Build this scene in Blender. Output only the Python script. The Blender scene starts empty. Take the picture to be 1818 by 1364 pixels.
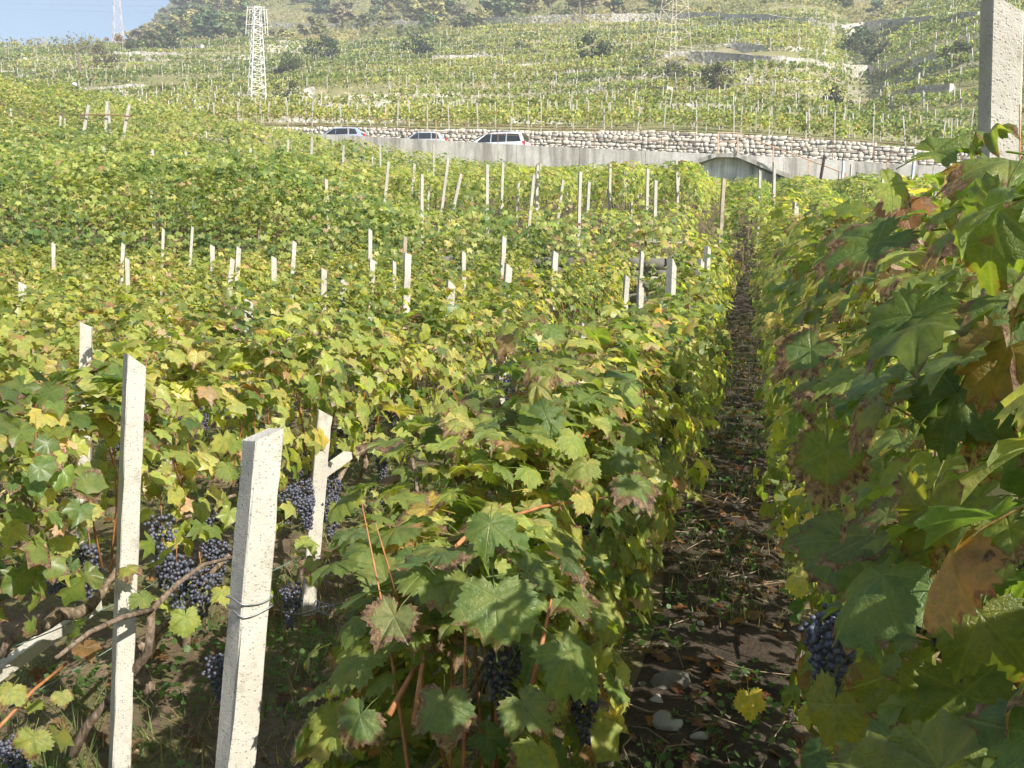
import bpy, math, random
import numpy as np
from mathutils import Vector, Matrix

R = math.radians
SC = bpy.context.scene
COL = SC.collection
rng = np.random.default_rng(7)
random.seed(7)

# ------------------------------------------------------------------ camera, sky, sun, exposure
CZ = 1.9                                   # eye height above the near ground
F = 1746.0                                 # focal length in pixels of the 1818 px wide photograph
PITCH = math.atan(225 / F)                 # looking a little down
cam = bpy.data.cameras.new('camera')
cam.sensor_width = 36.0
cam.lens = 36.0 * F / 1818.0
cam.clip_start = 0.05
cam.clip_end = 3000
cam_o = bpy.data.objects.new('camera', cam)
cam_o.location = (0, 0, CZ)
cam_o.rotation_euler = (R(90) - PITCH, 0, 0)
COL.objects.link(cam_o)
SC.camera = cam_o

SUN_AZ = math.atan2(0.68, -0.73)           # to the right of and behind the camera
SUN_EL = R(38)
sun_dir = Vector((math.sin(SUN_AZ) * math.cos(SUN_EL), math.cos(SUN_AZ) * math.cos(SUN_EL), math.sin(SUN_EL)))
W = bpy.data.worlds.new('World')
SC.world = W
W.use_nodes = True
nt = W.node_tree
nt.nodes.clear()
sky = nt.nodes.new('ShaderNodeTexSky')
sky.sky_type = 'NISHITA'
sky.sun_disc = False
sky.sun_elevation = SUN_EL
sky.sun_rotation = SUN_AZ
sky.altitude = 600
sky.air_density = 1.0
sky.dust_density = 1.0
bg = nt.nodes.new('ShaderNodeBackground')
bg.inputs['Strength'].default_value = 0.068
wo = nt.nodes.new('ShaderNodeOutputWorld')
nt.links.new(sky.outputs[0], bg.inputs[0])
nt.links.new(bg.outputs[0], wo.inputs[0])
sl = bpy.data.lights.new('sun', 'SUN')
sl.energy = 5.0
sl.angle = R(0.5)
sl.color = (1.0, 0.94, 0.84)
so = bpy.data.objects.new('sun', sl)
so.rotation_euler = sun_dir.to_track_quat('Z', 'Y').to_euler()
COL.objects.link(so)
SC.view_settings.view_transform = 'Standard'
SC.view_settings.look = 'None'
SC.view_settings.exposure = 1.38
SC.view_settings.gamma = 1.0
SC.view_settings.use_curve_mapping = False
SC.cycles.max_bounces = 5
SC.cycles.diffuse_bounces = 3
SC.cycles.glossy_bounces = 2
SC.cycles.transmission_bounces = 3
SC.cycles.transparent_max_bounces = 6
SC.cycles.volume_bounces = 0
SC.cycles.use_adaptive_sampling = True
SC.cycles.adaptive_threshold = 0.04

# ------------------------------------------------------------------ small helpers
def tag(o, label=None, cat=None, group=None, kind=None):
    if label: o['label'] = label
    if cat: o['category'] = cat
    if group: o['group'] = group
    if kind: o['kind'] = kind
    elif cat: o['kind'] = 'thing'
    return o

def empty(name, loc, label=None, cat=None, group=None):
    o = bpy.data.objects.new(name, None)
    o.empty_display_size = 0.05
    o.location = loc
    COL.objects.link(o)
    return tag(o, label, cat, group)

def link(name, me, parent=None, loc=None):
    o = bpy.data.objects.new(name, me)
    if parent is not None: o.parent = parent
    if loc is not None: o.location = loc
    COL.objects.link(o)
    return o

def np_mesh(name, V, faces, mat=None, smooth=False, attrs=None):
    """faces: (n,k) int array or list of tuples; attrs: {name: (type, per-vertex array)}"""
    me = bpy.data.meshes.new(name)
    V = np.asarray(V, dtype=np.float32)
    if isinstance(faces, np.ndarray):
        n, k = faces.shape
        me.vertices.add(len(V))
        me.vertices.foreach_set('co', V.ravel())
        me.loops.add(n * k)
        me.loops.foreach_set('vertex_index', faces.astype(np.int32).ravel())
        me.polygons.add(n)
        me.polygons.foreach_set('loop_start', np.arange(0, n * k, k, dtype=np.int32))
        me.update(calc_edges=True)
    else:
        me.from_pydata(V.tolist(), [], faces)
        me.update()
    if smooth:
        me.polygons.foreach_set('use_smooth', np.ones(len(me.polygons), dtype=bool))
    if attrs:
        for an, (ty, arr) in attrs.items():
            a = me.attributes.new(an, ty, 'POINT')
            arr = np.asarray(arr, dtype=np.float32)
            a.data.foreach_set('color' if ty == 'FLOAT_COLOR' else 'value', arr.ravel())
    if mat: me.materials.append(mat)
    return me

class MB:
    """collects boxes, bars and tubes for one mesh"""
    def __init__(s): s.V = []; s.Fc = []
    def add(s, V, Fc):
        b = len(s.V)
        s.V += [tuple(v) for v in V]
        s.Fc += [tuple(i + b for i in f) for f in Fc]
        return s
    def box(s, c, h, M=None):
        V = [Vector((sx * h[0], sy * h[1], sz * h[2])) for sx in (-1, 1) for sy in (-1, 1) for sz in (-1, 1)]
        if M is not None: V = [M @ v for v in V]
        c = Vector(c)
        V = [v + c for v in V]
        return s.add(V, [(0, 1, 3, 2), (4, 6, 7, 5), (0, 4, 5, 1), (2, 3, 7, 6), (0, 2, 6, 4), (1, 5, 7, 3)])
    def bar(s, a, b, w, d=None):
        a, b = Vector(a), Vector(b)
        d = d or w
        z = (b - a).normalized()
        x = z.cross(Vector((0, 0, 1)))
        if x.length < 1e-3: x = Vector((1, 0, 0))
        x.normalize(); y = z.cross(x)
        V = [p + x * (sx * w / 2) + y * (sy * d / 2) for p in (a, b) for sx, sy in ((-1, -1), (1, -1), (1, 1), (-1, 1))]
        return s.add(V, [(0, 1, 2, 3), (7, 6, 5, 4), (0, 4, 5, 1), (1, 5, 6, 2), (2, 6, 7, 3), (3, 7, 4, 0)])
    def tube(s, pts, rad, n=6):
        pts = [Vector(p) for p in pts]
        rad = rad if isinstance(rad, (list, tuple)) else [rad] * len(pts)
        V = []; up = Vector((0.31, 0.17, 0.93))
        for i, p in enumerate(pts):
            t = (pts[min(i + 1, len(pts) - 1)] - pts[max(i - 1, 0)])
            if t.length < 1e-9: t = Vector((0, 0, 1))
            t.normalize()
            x = t.cross(up)
            if x.length < 1e-3: x = t.cross(Vector((1, 0, 0)))
            x.normalize(); y = t.cross(x)
            for k in range(n):
                a = 2 * math.pi * k / n
                V.append(p + (x * math.cos(a) + y * math.sin(a)) * rad[i])
        Fc = []
        for i in range(len(pts) - 1):
            for k in range(n):
                Fc.append((i * n + k, i * n + (k + 1) % n, (i + 1) * n + (k + 1) % n, (i + 1) * n + k))
        Fc.append(tuple(range(n))[::-1]); Fc.append(tuple((len(pts) - 1) * n + k for k in range(n)))
        return s.add(V, Fc)
    def mesh(s, name, mat, smooth=False):
        me = bpy.data.meshes.new(name)
        me.from_pydata(s.V, [], s.Fc); me.update()
        if smooth: me.polygons.foreach_set('use_smooth', np.ones(len(me.polygons), dtype=bool))
        me.materials.append(mat)
        return me
    def build(s, name, mat, parent=None, smooth=False, loc=None):
        return link(name, s.mesh(name, mat, smooth), parent, loc)

def sstep(a, b, x):
    t = np.clip((np.asarray(x, dtype=float) - a) / (b - a), 0, 1)
    return t * t * (3 - 2 * t)

_L = np.random.default_rng(3).random((256, 256))
def vnoise(x, y):
    x = np.asarray(x, dtype=float); y = np.asarray(y, dtype=float)
    xi = np.floor(x).astype(int); yi = np.floor(y).astype(int)
    fx = x - xi; fy = y - yi
    fx = fx * fx * (3 - 2 * fx); fy = fy * fy * (3 - 2 * fy)
    g = lambda i, j: _L[i & 255, j & 255]
    return (g(xi, yi) * (1 - fx) + g(xi + 1, yi) * fx) * (1 - fy) + (g(xi, yi + 1) * (1 - fx) + g(xi + 1, yi + 1) * fx) * fy

# ------------------------------------------------------------------ survey of the place
ROW_A = R(13.6)                            # the vine rows run this far to the right of the viewing direction
SA, CA = math.sin(ROW_A), math.cos(ROW_A)
def uv(u, v): return u * CA + v * SA, -u * SA + v * CA
def to_uv(x, y): return x * CA - y * SA, x * SA + y * CA
SP, CP = math.sin(PITCH), math.cos(PITCH)
def at(px, py, depth):
    """a surveyed point: direction of a photograph pixel, at a known distance straight ahead"""
    a = (px - 909) / F; b = (682 - py) / F
    dx, dy, dz = a, CP + b * SP, -SP + b * CP
    k = depth / dy
    return Vector((dx * k, depth, CZ + dz * k))

# the road wall: from WA along E, with N pointing across the road to the hillside
WA = np.array([-13.2, 66.0]); _e = np.array([23.9, 55.5]) - WA; _e /= np.linalg.norm(_e)
EX, EY = _e; NX, NY = -EY, EX
def to_tw(x, y): return (x - WA[0]) * EX + (y - WA[1]) * EY, (x - WA[0]) * NX + (y - WA[1]) * NY
def from_tw(t, w): return WA[0] + t * EX + w * NX, WA[1] + t * EY + w * NY
def survey_line(lst, w):
    T, Z = [], []
    for px, py in lst:
        q = (px - 909) / F
        # depth where this bearing meets the line at offset w
        ox, oy = WA[0] + w * NX, WA[1] + w * NY
        t = (q * oy - ox) / (EX - q * EY)
        x, y = ox + t * EX, oy + t * EY
        T.append(t); Z.append(at(px, py, y).z)
    return np.array(T), np.array(Z)
T1, Z1 = survey_line([(440, 233), (620, 240), (830, 252), (950, 259), (1140, 268), (1300, 275), (1450, 283), (1660, 296), (1800, 304)], 0.0)
T2, Z2 = survey_line([(440, 226), (600, 229), (940, 235), (1140, 236), (1350, 245), (1500, 255), (1660, 268), (1800, 276)], 5.0)
def wall_top(t): return np.interp(t, T1, Z1)
def road_z(t): return wall_top(t) - 0.88
def stone_top(t): return np.interp(t, T2, Z2)

def field_z(x, y):
    u, v = to_uv(x, y)
    stepz = np.interp(v, [-30, 0, 8, 11, 18.4, 19.2, 24, 30, 45, 58, 75], [-0.2, 0.0, 0.12, 0.26, 0.62, 1.85, 2.45, 2.9, 4.2, 5.3, 6.4])
    ramp = np.interp(v, [-30, 0, 8, 11, 20, 27, 34, 45, 58, 75], [-0.2, 0.0, 0.12, 0.3, 1.15, 2.0, 3.0, 4.1, 5.2, 6.3])
    k = sstep(-1.6, -1.05, u)
    z = stepz * (1 - k) + ramp * k
    z = z + np.clip(-x - 2, 0, 60) * 0.085 * sstep(17, 34, v) * (1 - 0.25 * sstep(30, 60, -x))
    z = z + np.clip(-x - 6, 0, 60) * 0.035 * sstep(8, 20, v) * (1 - sstep(17, 34, v))
    z = z + sstep(6, -12, x) * 1.4 * sstep(34, 54, v)
    z = z + np.clip(-x - 10, 0, 45) * 0.125 * sstep(26, 52, v)
    z = z + (vnoise(x * 0.9 + 9, y * 0.9) - 0.5) * 0.05 + (vnoise(x * 0.21, y * 0.21 + 4) - 0.5) * 0.16 * sstep(2, 10, np.hypot(x, y))
    return z

FK = np.array([0, 35, 70, 115, 160, 190, 235, 335, 480], dtype=float)
FH = np.array([0, 7.5, 17, 30.5, 44, 53, 70, 112, 165], dtype=float)
def hill_smooth(x, y):
    t, w = to_tw(x, y)
    w5 = np.maximum(w - 5.0, 0)
    q = x / np.maximum(y, 20)
    h = np.interp(w5, FK, FH) * 0.6 + np.interp(w5 - 8, FK, FH) * 0.2 + np.interp(w5 + 8, FK, FH) * 0.2 - 0.34 * np.exp(-w5 / 6)
    wall_w = 163.0
    up = np.maximum(np.interp(w5, FK, FH) - np.interp(wall_w, FK, FH), 0)
    left = sstep(-0.16, -0.56, q)
    h = h * (0.975 + 0.015 * sstep(0.25, -0.05, q) + 0.085 * left)
    h = h - up * (1 - 0.0) * sstep(-0.27, -0.49, q) * 0.97
    z0 = stone_top(t) * (1 - sstep(0, 60, w5)) + 10.3 * sstep(0, 60, w5)
    g = np.exp(-((q - 0.345) / 0.04) ** 2) * sstep(12, 60, w5) * 4.2
    fl = sstep(0.36, 0.50, q) * sstep(10, 60, w5) * 3.0
    n = (vnoise(x * 0.03 + 5, y * 0.03) - 0.5) * 3.2 * sstep(0, 40, w5) + (vnoise(x * 0.09, y * 0.09 + 7) - 0.5) * 0.9 * sstep(0, 20, w5)
    return z0 + h - g + fl + n
TH = 2.8
def hill_z(x, y):
    s = hill_smooth(x, y)
    t, w = to_tw(x, y)
    k = np.floor(s / TH); f = s / TH - k
    ft = np.where(f < 0.78, f * 0.55, 0.429 + (f - 0.78) / 0.22 * 0.571)
    st = (k + ft) * TH
    m = sstep(8, 18, w) * (1 - sstep(158, 170, w))
    return s * (1 - m) + st * m
def ground(x, y):
    t, w = to_tw(x, y)
    return np.where(w < 0.25, field_z(x, y), np.where(w < 5.0, road_z(t), hill_z(x, y)))
def gz(x, y):
    t, w = to_tw(x, y)
    if w < 0.25: return float(field_z(x, y))
    if w < 5.0: return float(road_z(t))
    return float(hill_z(x, y))
_HD = np.concatenate([np.arange(71.0, 130, 0.2), np.arange(130, 480, 0.5)])
def hit(px, py, start=71.0):
    """where the line of sight through a photograph pixel meets the hillside"""
    p1 = at(px, py, 1.0)
    X, Z = p1.x * _HD, CZ + (p1.z - CZ) * _HD
    k = np.nonzero(hill_z(X, _HD) >= Z)[0]
    if len(k) and k[0] > 0:
        d = _HD[k[0]]
        return Vector((X[k[0]], d, gz(X[k[0]], d)))
    p = at(px, py, 260)
    return Vector((p.x, p.y, gz(p.x, p.y)))

# ------------------------------------------------------------------ materials
class NB:
    def __init__(s, name):
        s.m = bpy.data.materials.new(name); s.m.use_nodes = True
        s.t = s.m.node_tree; s.t.nodes.clear()
        s.out = s.t.nodes.new('ShaderNodeOutputMaterial')
    def n(s, ty, **kw):
        nd = s.t.nodes.new(ty)
        for k, v in kw.items():
            if k.startswith('i_'):
                key = k[2:]
                key = int(key) if key.isdigit() else key.replace('_', ' ')
                if hasattr(v, 'is_output'): s.t.links.new(v, nd.inputs[key])
                else: nd.inputs[key].default_value = v
            else: setattr(nd, k, v)
        return nd
    def l(s, a, b): s.t.links.new(a, b)
    def coord(s, which='Object', loc=None):
        c = s.n('ShaderNodeTexCoord')
        return c.outputs[which]
    def noise(s, vec, scale, detail=4, rough=0.55, dist=0.0):
        nd = s.n('ShaderNodeTexNoise', i_Scale=scale, i_Detail=detail, i_Roughness=rough, i_Distortion=dist)
        s.l(vec, nd.inputs['Vector']); return nd.outputs['Fac']
    def ramp(s, fac, pts, interp='LINEAR'):
        r = s.n('ShaderNodeValToRGB'); r.color_ramp.interpolation = interp
        el = r.color_ramp.elements
        while len(el) > 1: el.remove(el[-1])
        for i, (p, c) in enumerate(pts):
            e = el[0] if i == 0 else el.new(p)
            e.position = p; e.color = (c[0], c[1], c[2], 1) if not isinstance(c, (int, float)) else (c, c, c, 1)
        s.l(fac, r.inputs[0]); return r.outputs[0]
    def mix(s, fac, a, b, mode='MIX'):
        nd = s.n('ShaderNodeMix', data_type='RGBA', blend_type=mode)
        for sock, v in ((nd.inputs['Factor'], fac), (nd.inputs['A'], a), (nd.inputs['B'], b)):
            pass
        ins = [i for i in nd.inputs if i.enabled]
        for sock, v in zip(ins, (fac, a, b)):
            if hasattr(v, 'is_output'): s.l(v, sock)
            elif isinstance(v, (int, float)): sock.default_value = v
            else: sock.default_value = (v[0], v[1], v[2], 1)
        return [o for o in nd.outputs if o.enabled][0]
    def math(s, op, a, b=None, c=None, clamp=False):
        nd = s.n('ShaderNodeMath', operation=op, use_clamp=clamp)
        for i, v in enumerate((a, b, c)):
            if v is None: continue
            if hasattr(v, 'is_output'): s.l(v, nd.inputs[i])
            else: nd.inputs[i].default_value = v
        return nd.outputs[0]
    def principled(s, col, rough=0.8, spec=0.3, metal=0.0, bump=None, bstr=0.3, bdist=0.02):
        p = s.n('ShaderNodeBsdfPrincipled')
        if hasattr(col, 'is_output'): s.l(col, p.inputs['Base Color'])
        else: p.inputs['Base Color'].default_value = (col[0], col[1], col[2], 1)
        if hasattr(rough, 'is_output'): s.l(rough, p.inputs['Roughness'])
        else: p.inputs['Roughness'].default_value = rough
        p.inputs['Specular IOR Level'].default_value = spec
        p.inputs['Metallic'].default_value = metal
        if bump is not None:
            b = s.n('ShaderNodeBump', i_Strength=bstr, i_Distance=bdist)
            s.l(bump, b.inputs['Height']); s.l(b.outputs[0], p.inputs['Normal'])
        return p.outputs[0]
    def done(s, sh):
        s.l(sh, s.out.inputs['Surface']); return s.m

M = {}
def plain(name, col, rough=0.7, spec=0.3, metal=0.0, var=0.25, scale=8.0, bump=0.2, bdist=0.01):
    b = NB(name); c = b.coord()
    f = b.noise(c, scale, 5, 0.6)
    d = tuple(x * (1 - var) for x in col); e = tuple(min(1, x * (1 + var)) for x in col)
    m = b.ramp(f, [(0.3, d), (0.7, e)])
    M[name] = b.done(b.principled(m, rough, spec, metal, f, bump, bdist))
    return M[name]

def leaf_material(name, from_object, detail=True, fine=False):
    b = NB(name)
    oi = b.n('ShaderNodeObjectInfo')
    if from_object:
        base = oi.outputs['Color']
        vec0 = b.coord('Object')
        add = b.n('ShaderNodeVectorMath', operation='ADD')
        mul = b.n('ShaderNodeMath', operation='MULTIPLY', i_1=37.0); b.l(oi.outputs['Random'], mul.inputs[0])
        b.l(vec0, add.inputs[0]); b.l(mul.outputs[0], add.inputs[1])
        vec = add.outputs[0]; sc = 1.0
    else:
        a = b.n('ShaderNodeAttribute', attribute_name='col'); base = a.outputs['Color']
        vec = b.n('ShaderNodeNewGeometry').outputs['Position']; sc = 11.0
    col = base
    if detail:
        vein = b.n('ShaderNodeAttribute', attribute_name='vein').outputs['Fac']
        rim = b.n('ShaderNodeAttribute', attribute_name='rim').outputs['Fac']
        n1 = b.noise(vec, 2.2 * sc, 3, 0.6)
        n2 = b.noise(vec, 7.0 * sc, 4, 0.65)
        blot = b.ramp(n2, [(0.35, (0.72, 0.80, 0.72)), (0.62, (1.12, 1.08, 1.0))])
        col = b.mix(1.0, col, blot, 'MULTIPLY')
        # yellowing between the veins
        ye = b.math('MULTIPLY', b.ramp(n1, [(0.45, 0.0), (0.72, 1.0)]), 0.55)
        col = b.mix(ye, col, b.mix(1.0, base, (1.75, 1.25, 0.75), 'MULTIPLY'))
        # dead brown and wine-red margins
        g = b.math('ADD', b.math('MULTIPLY', rim, 0.62), b.math('MULTIPLY', n1, 0.55))
        g = b.math('ADD', g, b.math('MULTIPLY', n2, 0.22))
        if from_object:
            g = b.math('ADD', g, b.math('MULTIPLY', b.math('SUBTRACT', oi.outputs['Random'], 0.5), 0.34))
        red = b.ramp(g, [(0.925, 0.0), (0.98, 1.0)])
        brn = b.ramp(g, [(0.975, 0.0), (1.0, 1.0)])
        col = b.mix(b.math('MULTIPLY', red, 0.8), col, (0.15, 0.035, 0.02))
        col = b.mix(brn, col, b.ramp(n2, [(0.4, (0.06, 0.025, 0.02)), (0.6, (0.30, 0.19, 0.12))]))
        vl = b.ramp(vein, [(0.0, 1.0), (0.028, 0.0)])
        col = b.mix(b.math('MULTIPLY', vl, 0.5), col, b.mix(0.5, base, (0.30, 0.34, 0.12)))
        hgt = None
        if fine:
            # fine net of small veins
            vo = b.n('ShaderNodeTexVoronoi', feature='DISTANCE_TO_EDGE', i_Scale=7.5 * sc); b.l(vec, vo.inputs['Vector'])
            net = b.ramp(vo.outputs['Distance'], [(0.0, 1.0), (0.06, 0.0)])
            col = b.mix(b.math('MULTIPLY', net, 0.16), col, (0.27, 0.30, 0.10))
            hgt = b.math('SUBTRACT', b.math('MULTIPLY', n2, 0.6), b.math('ADD', b.math('MULTIPLY', vl, 0.5), b.math('MULTIPLY', net, 0.25)))
    geo = b.n('ShaderNodeNewGeometry')
    under = b.mix(0.5, col, (0.20, 0.25, 0.12))
    face = b.mix(geo.outputs['Backfacing'], col, under)
    rg = b.math('ADD', 0.42, b.math('MULTIPLY', geo.outputs['Backfacing'], 0.35))
    if detail: sh = b.principled(face, rg, 0.5, 0, hgt, 0.35, 0.03)
    else: sh = b.principled(face, 0.5, 0.4)
    tr = b.n('ShaderNodeBsdfTranslucent')
    tc = b.mix(1.0, col, (2.1, 2.15, 0.8), 'MULTIPLY')
    b.l(tc, tr.inputs['Color'])
    ms = b.n('ShaderNodeMixShader'); ms.inputs[0].default_value = 0.50
    b.l(sh, ms.inputs[1]); b.l(tr.outputs[0], ms.inputs[2])
    M[name] = b.done(ms.outputs[0])

leaf_material('leaf_near', True, True, True)
leaf_material('leaf_single', True)
leaf_material('leaf_mass', False)
leaf_material('leaf_far', False, False)

def m_concrete():
    b = NB('post_concrete'); c = b.coord()
    v = b.n('ShaderNodeTexVoronoi', i_Scale=150.0); b.l(c, v.inputs['Vector'])
    cell = b.n('ShaderNodeSeparateColor'); b.l(v.outputs['Color'], cell.inputs[0])
    spk = b.ramp(v.outputs['Distance'], [(0.25, 1.0), (0.5, 0.0)])
    pick = b.ramp(cell.outputs[0], [(0.66, 0.0), (0.8, 1.0)])
    spk = b.math('MULTIPLY', spk, pick)
    n1 = b.noise(c, 5, 5, 0.6); n2 = b.noise(c, 60, 4, 0.7); n3 = b.noise(c, 220, 2, 0.6)
    base = b.ramp(n1, [(0.3, (0.34, 0.315, 0.262)), (0.7, (0.50, 0.475, 0.41))])
    base = b.mix(b.math('MULTIPLY', n2, 0.5), base, (0.44, 0.43, 0.39))
    base = b.mix(b.math('MULTIPLY', spk, 0.6), base, b.ramp(cell.outputs[1], [(0.2, (0.13, 0.14, 0.16)), (0.8, (0.34, 0.28, 0.20))]))
    lich = b.ramp(b.noise(c, 11, 5, 0.75), [(0.55, 0.0), (0.70, 1.0)])
    base = b.mix(b.math('MULTIPLY', lich, 0.55), base, (0.19, 0.175, 0.12))
    h = b.math('ADD', b.math('MULTIPLY', n3, 0.7), b.math('SUBTRACT', n2, b.math('MULTIPLY', spk, 0.6)))
    M['post_concrete'] = b.done(b.principled(base, 0.9, 0.2, 0, h, 0.5, 0.005))
m_concrete()
plain('post_far', (0.36, 0.345, 0.30), 0.9, 0.2, var=0.22, scale=3)
plain('post_wood', (0.30, 0.25, 0.19), 0.85, 0.2, var=0.3, scale=9)
plain('rust', (0.22, 0.12, 0.08), 0.85, 0.2, var=0.4, scale=12)
plain('rust_light', (0.46, 0.31, 0.22), 0.8, 0.2, var=0.3, scale=12)
plain('metal_grey', (0.40, 0.44, 0.50), 0.45, 0.5, 0.5, var=0.15)
plain('pylon_white', (0.66, 0.66, 0.64), 0.55, 0.4, 0.0, var=0.12)
plain('pylon_orange', (0.62, 0.54, 0.46), 0.7, 0.3, var=0.2)
plain('pylon_far', (0.52, 0.44, 0.44), 0.7, 0.3, var=0.1)
plain('wire_green', (0.16, 0.24, 0.20), 0.5, 0.5, 0.3, var=0.2, scale=40)
plain('wire_grey', (0.30, 0.30, 0.29), 0.45, 0.5, 0.6, var=0.2, scale=40)
plain('cane', (0.30, 0.135, 0.055), 0.6, 0.3, var=0.35, scale=30, bump=0.3, bdist=0.002)
plain('twig', (0.20, 0.15, 0.10), 0.8, 0.2, var=0.35, scale=30)
plain('asphalt', (0.06, 0.06, 0.062), 0.9, 0.2, var=0.2, scale=20)
plain('white_plastic', (0.80, 0.80, 0.80), 0.4, 0.4, var=0.04, scale=20)
plain('black_wood', (0.035, 0.025, 0.025), 0.8, 0.2, var=0.3)
plain('tyre', (0.02, 0.02, 0.02), 0.9, 0.2, var=0.2)
plain('rim_metal', (0.5, 0.5, 0.52), 0.35, 0.5, 0.8, var=0.05)
plain('car_glass', (0.02, 0.025, 0.03), 0.06, 0.6, var=0.02, bump=0.0)
plain('car_white', (0.60, 0.64, 0.70), 0.22, 0.5, var=0.02, bump=0.0)
plain('car_silver', (0.45, 0.48, 0.51), 0.28, 0.5, 0.3, var=0.03, bump=0.0)
plain('car_blue', (0.40, 0.46, 0.55), 0.24, 0.5, 0.3, var=0.03, bump=0.0)
plain('car_trim', (0.03, 0.03, 0.032), 0.5, 0.4, var=0.1)
plain('light_red', (0.55, 0.03, 0.03), 0.2, 0.5, var=0.05, bump=0.0)
plain('light_clear', (0.75, 0.75, 0.72), 0.1, 0.5, var=0.03, bump=0.0)
plain('tree_bark', (0.16, 0.13, 0.10), 0.9, 0.2, var=0.35, scale=6)
plain('grey_cloth', (0.25, 0.27, 0.30), 0.9, 0.1, var=0.3)

def m_bark():
    b = NB('vine_bark'); c = b.coord()
    mp = b.n('ShaderNodeMapping'); mp.inputs['Scale'].default_value = (1, 1, 0.25); b.l(c, mp.inputs[0])
    f = b.noise(mp.outputs[0], 45, 6, 0.7, 0.5)
    col = b.ramp(f, [(0.32, (0.05, 0.035, 0.025)), (0.5, (0.17, 0.125, 0.085)), (0.7, (0.32, 0.26, 0.20))])
    M['vine_bark'] = b.done(b.principled(col, 0.9, 0.15, 0, f, 1.0, 0.012))
m_bark()

def m_grape():
    b = NB('grape_skin'); c = b.coord('Object')
    pos = b.n('ShaderNodeNewGeometry').outputs['Position']
    f = b.noise(pos, 55, 3, 0.6); g = b.noise(pos, 420, 3, 0.6)
    bl = b.math('MULTIPLY', b.ramp(f, [(0.3, 0.25), (0.7, 1.0)]), b.ramp(g, [(0.25, 0.45), (0.65, 1.0)]))
    deep = b.ramp(b.noise(pos, 34, 1), [(0.4, (0.010, 0.011, 0.024)), (0.62, (0.035, 0.018, 0.030))])
    col = b.mix(b.math('MULTIPLY', bl, 0.8), deep, (0.150, 0.170, 0.220))
    M['grape_skin'] = b.done(b.principled(col, 0.42, 0.4))
m_grape()

def m_soil():
    b = NB('soil'); c = b.n('ShaderNodeNewGeometry').outputs['Position']
    big = b.noise(c, 0.35, 4, 0.6); mid = b.noise(c, 3.0, 6, 0.65); fine = b.noise(c, 40, 5, 0.7)
    col = b.ramp(mid, [(0.3, (0.085, 0.060, 0.042)), (0.52, (0.15, 0.11, 0.075)), (0.72, (0.25, 0.19, 0.13))])
    grass = b.ramp(b.noise(c, 1.2, 5, 0.7), [(0.44, 0.0), (0.56, 1.0)])
    col = b.mix(b.math('MULTIPLY', grass, 0.75), col, b.ramp(fine, [(0.35, (0.07, 0.09, 0.03)), (0.65, (0.19, 0.19, 0.07))]))
    straw = b.ramp(b.noise(c, 2.3, 4, 0.7), [(0.58, 0.0), (0.7, 1.0)])
    col = b.mix(b.math('MULTIPLY', straw, 0.5), col, (0.32, 0.26, 0.16))
    col = b.mix(0.5, col, b.ramp(fine, [(0.3, (0.4, 0.4, 0.4)), (0.7, (1.25, 1.2, 1.15))]), 'MULTIPLY')
    h = b.math('ADD', b.math('MULTIPLY', mid, 1.0), b.math('MULTIPLY', fine, 0.35))
    M['soil'] = b.done(b.principled(col, 0.95, 0.12, 0, h, 0.9, 0.05))
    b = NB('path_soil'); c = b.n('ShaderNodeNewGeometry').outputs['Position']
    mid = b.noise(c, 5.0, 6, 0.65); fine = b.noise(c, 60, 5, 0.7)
    col = b.ramp(mid, [(0.3, (0.032, 0.025, 0.019)), (0.7, (0.095, 0.074, 0.055))])  # dark soil, darkened further with the vine row's shade in the colour
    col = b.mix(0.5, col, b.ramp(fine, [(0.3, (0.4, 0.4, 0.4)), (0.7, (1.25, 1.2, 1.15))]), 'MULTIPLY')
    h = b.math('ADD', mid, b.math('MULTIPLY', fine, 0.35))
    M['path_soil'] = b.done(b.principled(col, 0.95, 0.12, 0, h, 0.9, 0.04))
    b = NB('hill_ground'); c = b.n('ShaderNodeNewGeometry').outputs['Position']
    big = b.noise(c, 0.06, 4, 0.6); mid = b.noise(c, 0.5, 6, 0.65); fine = b.noise(c, 5, 5, 0.7)
    col = b.ramp(mid, [(0.3, (0.16, 0.15, 0.07)), (0.5, (0.24, 0.22, 0.11)), (0.7, (0.33, 0.28, 0.17))])
    col = b.mix(b.ramp(big, [(0.4, 0.0), (0.6, 0.7)]), col, b.ramp(fine, [(0.3, (0.09, 0.11, 0.035)), (0.7, (0.17, 0.18, 0.07))]))
    nz = b.n('ShaderNodeSeparateXYZ', i_0=b.n('ShaderNodeNewGeometry').outputs['True Normal']).outputs[2]
    rise = b.math('MULTIPLY', b.ramp(nz, [(0.74, 1.0), (0.86, 0.0)]), b.ramp(b.noise(c, 0.09, 3, 0.6), [(0.40, 0.0), (0.55, 1.0)]))
    col = b.mix(b.math('MULTIPLY', rise, 0.4), col, b.ramp(b.noise(c, 2.2, 3, 0.7), [(0.35, (0.24, 0.22, 0.18)), (0.65, (0.46, 0.43, 0.37))]))
    M['hill_ground'] = b.done(b.principled(col, 0.95, 0.1, 0, fine, 0.8, 0.15))
m_soil()

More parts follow.
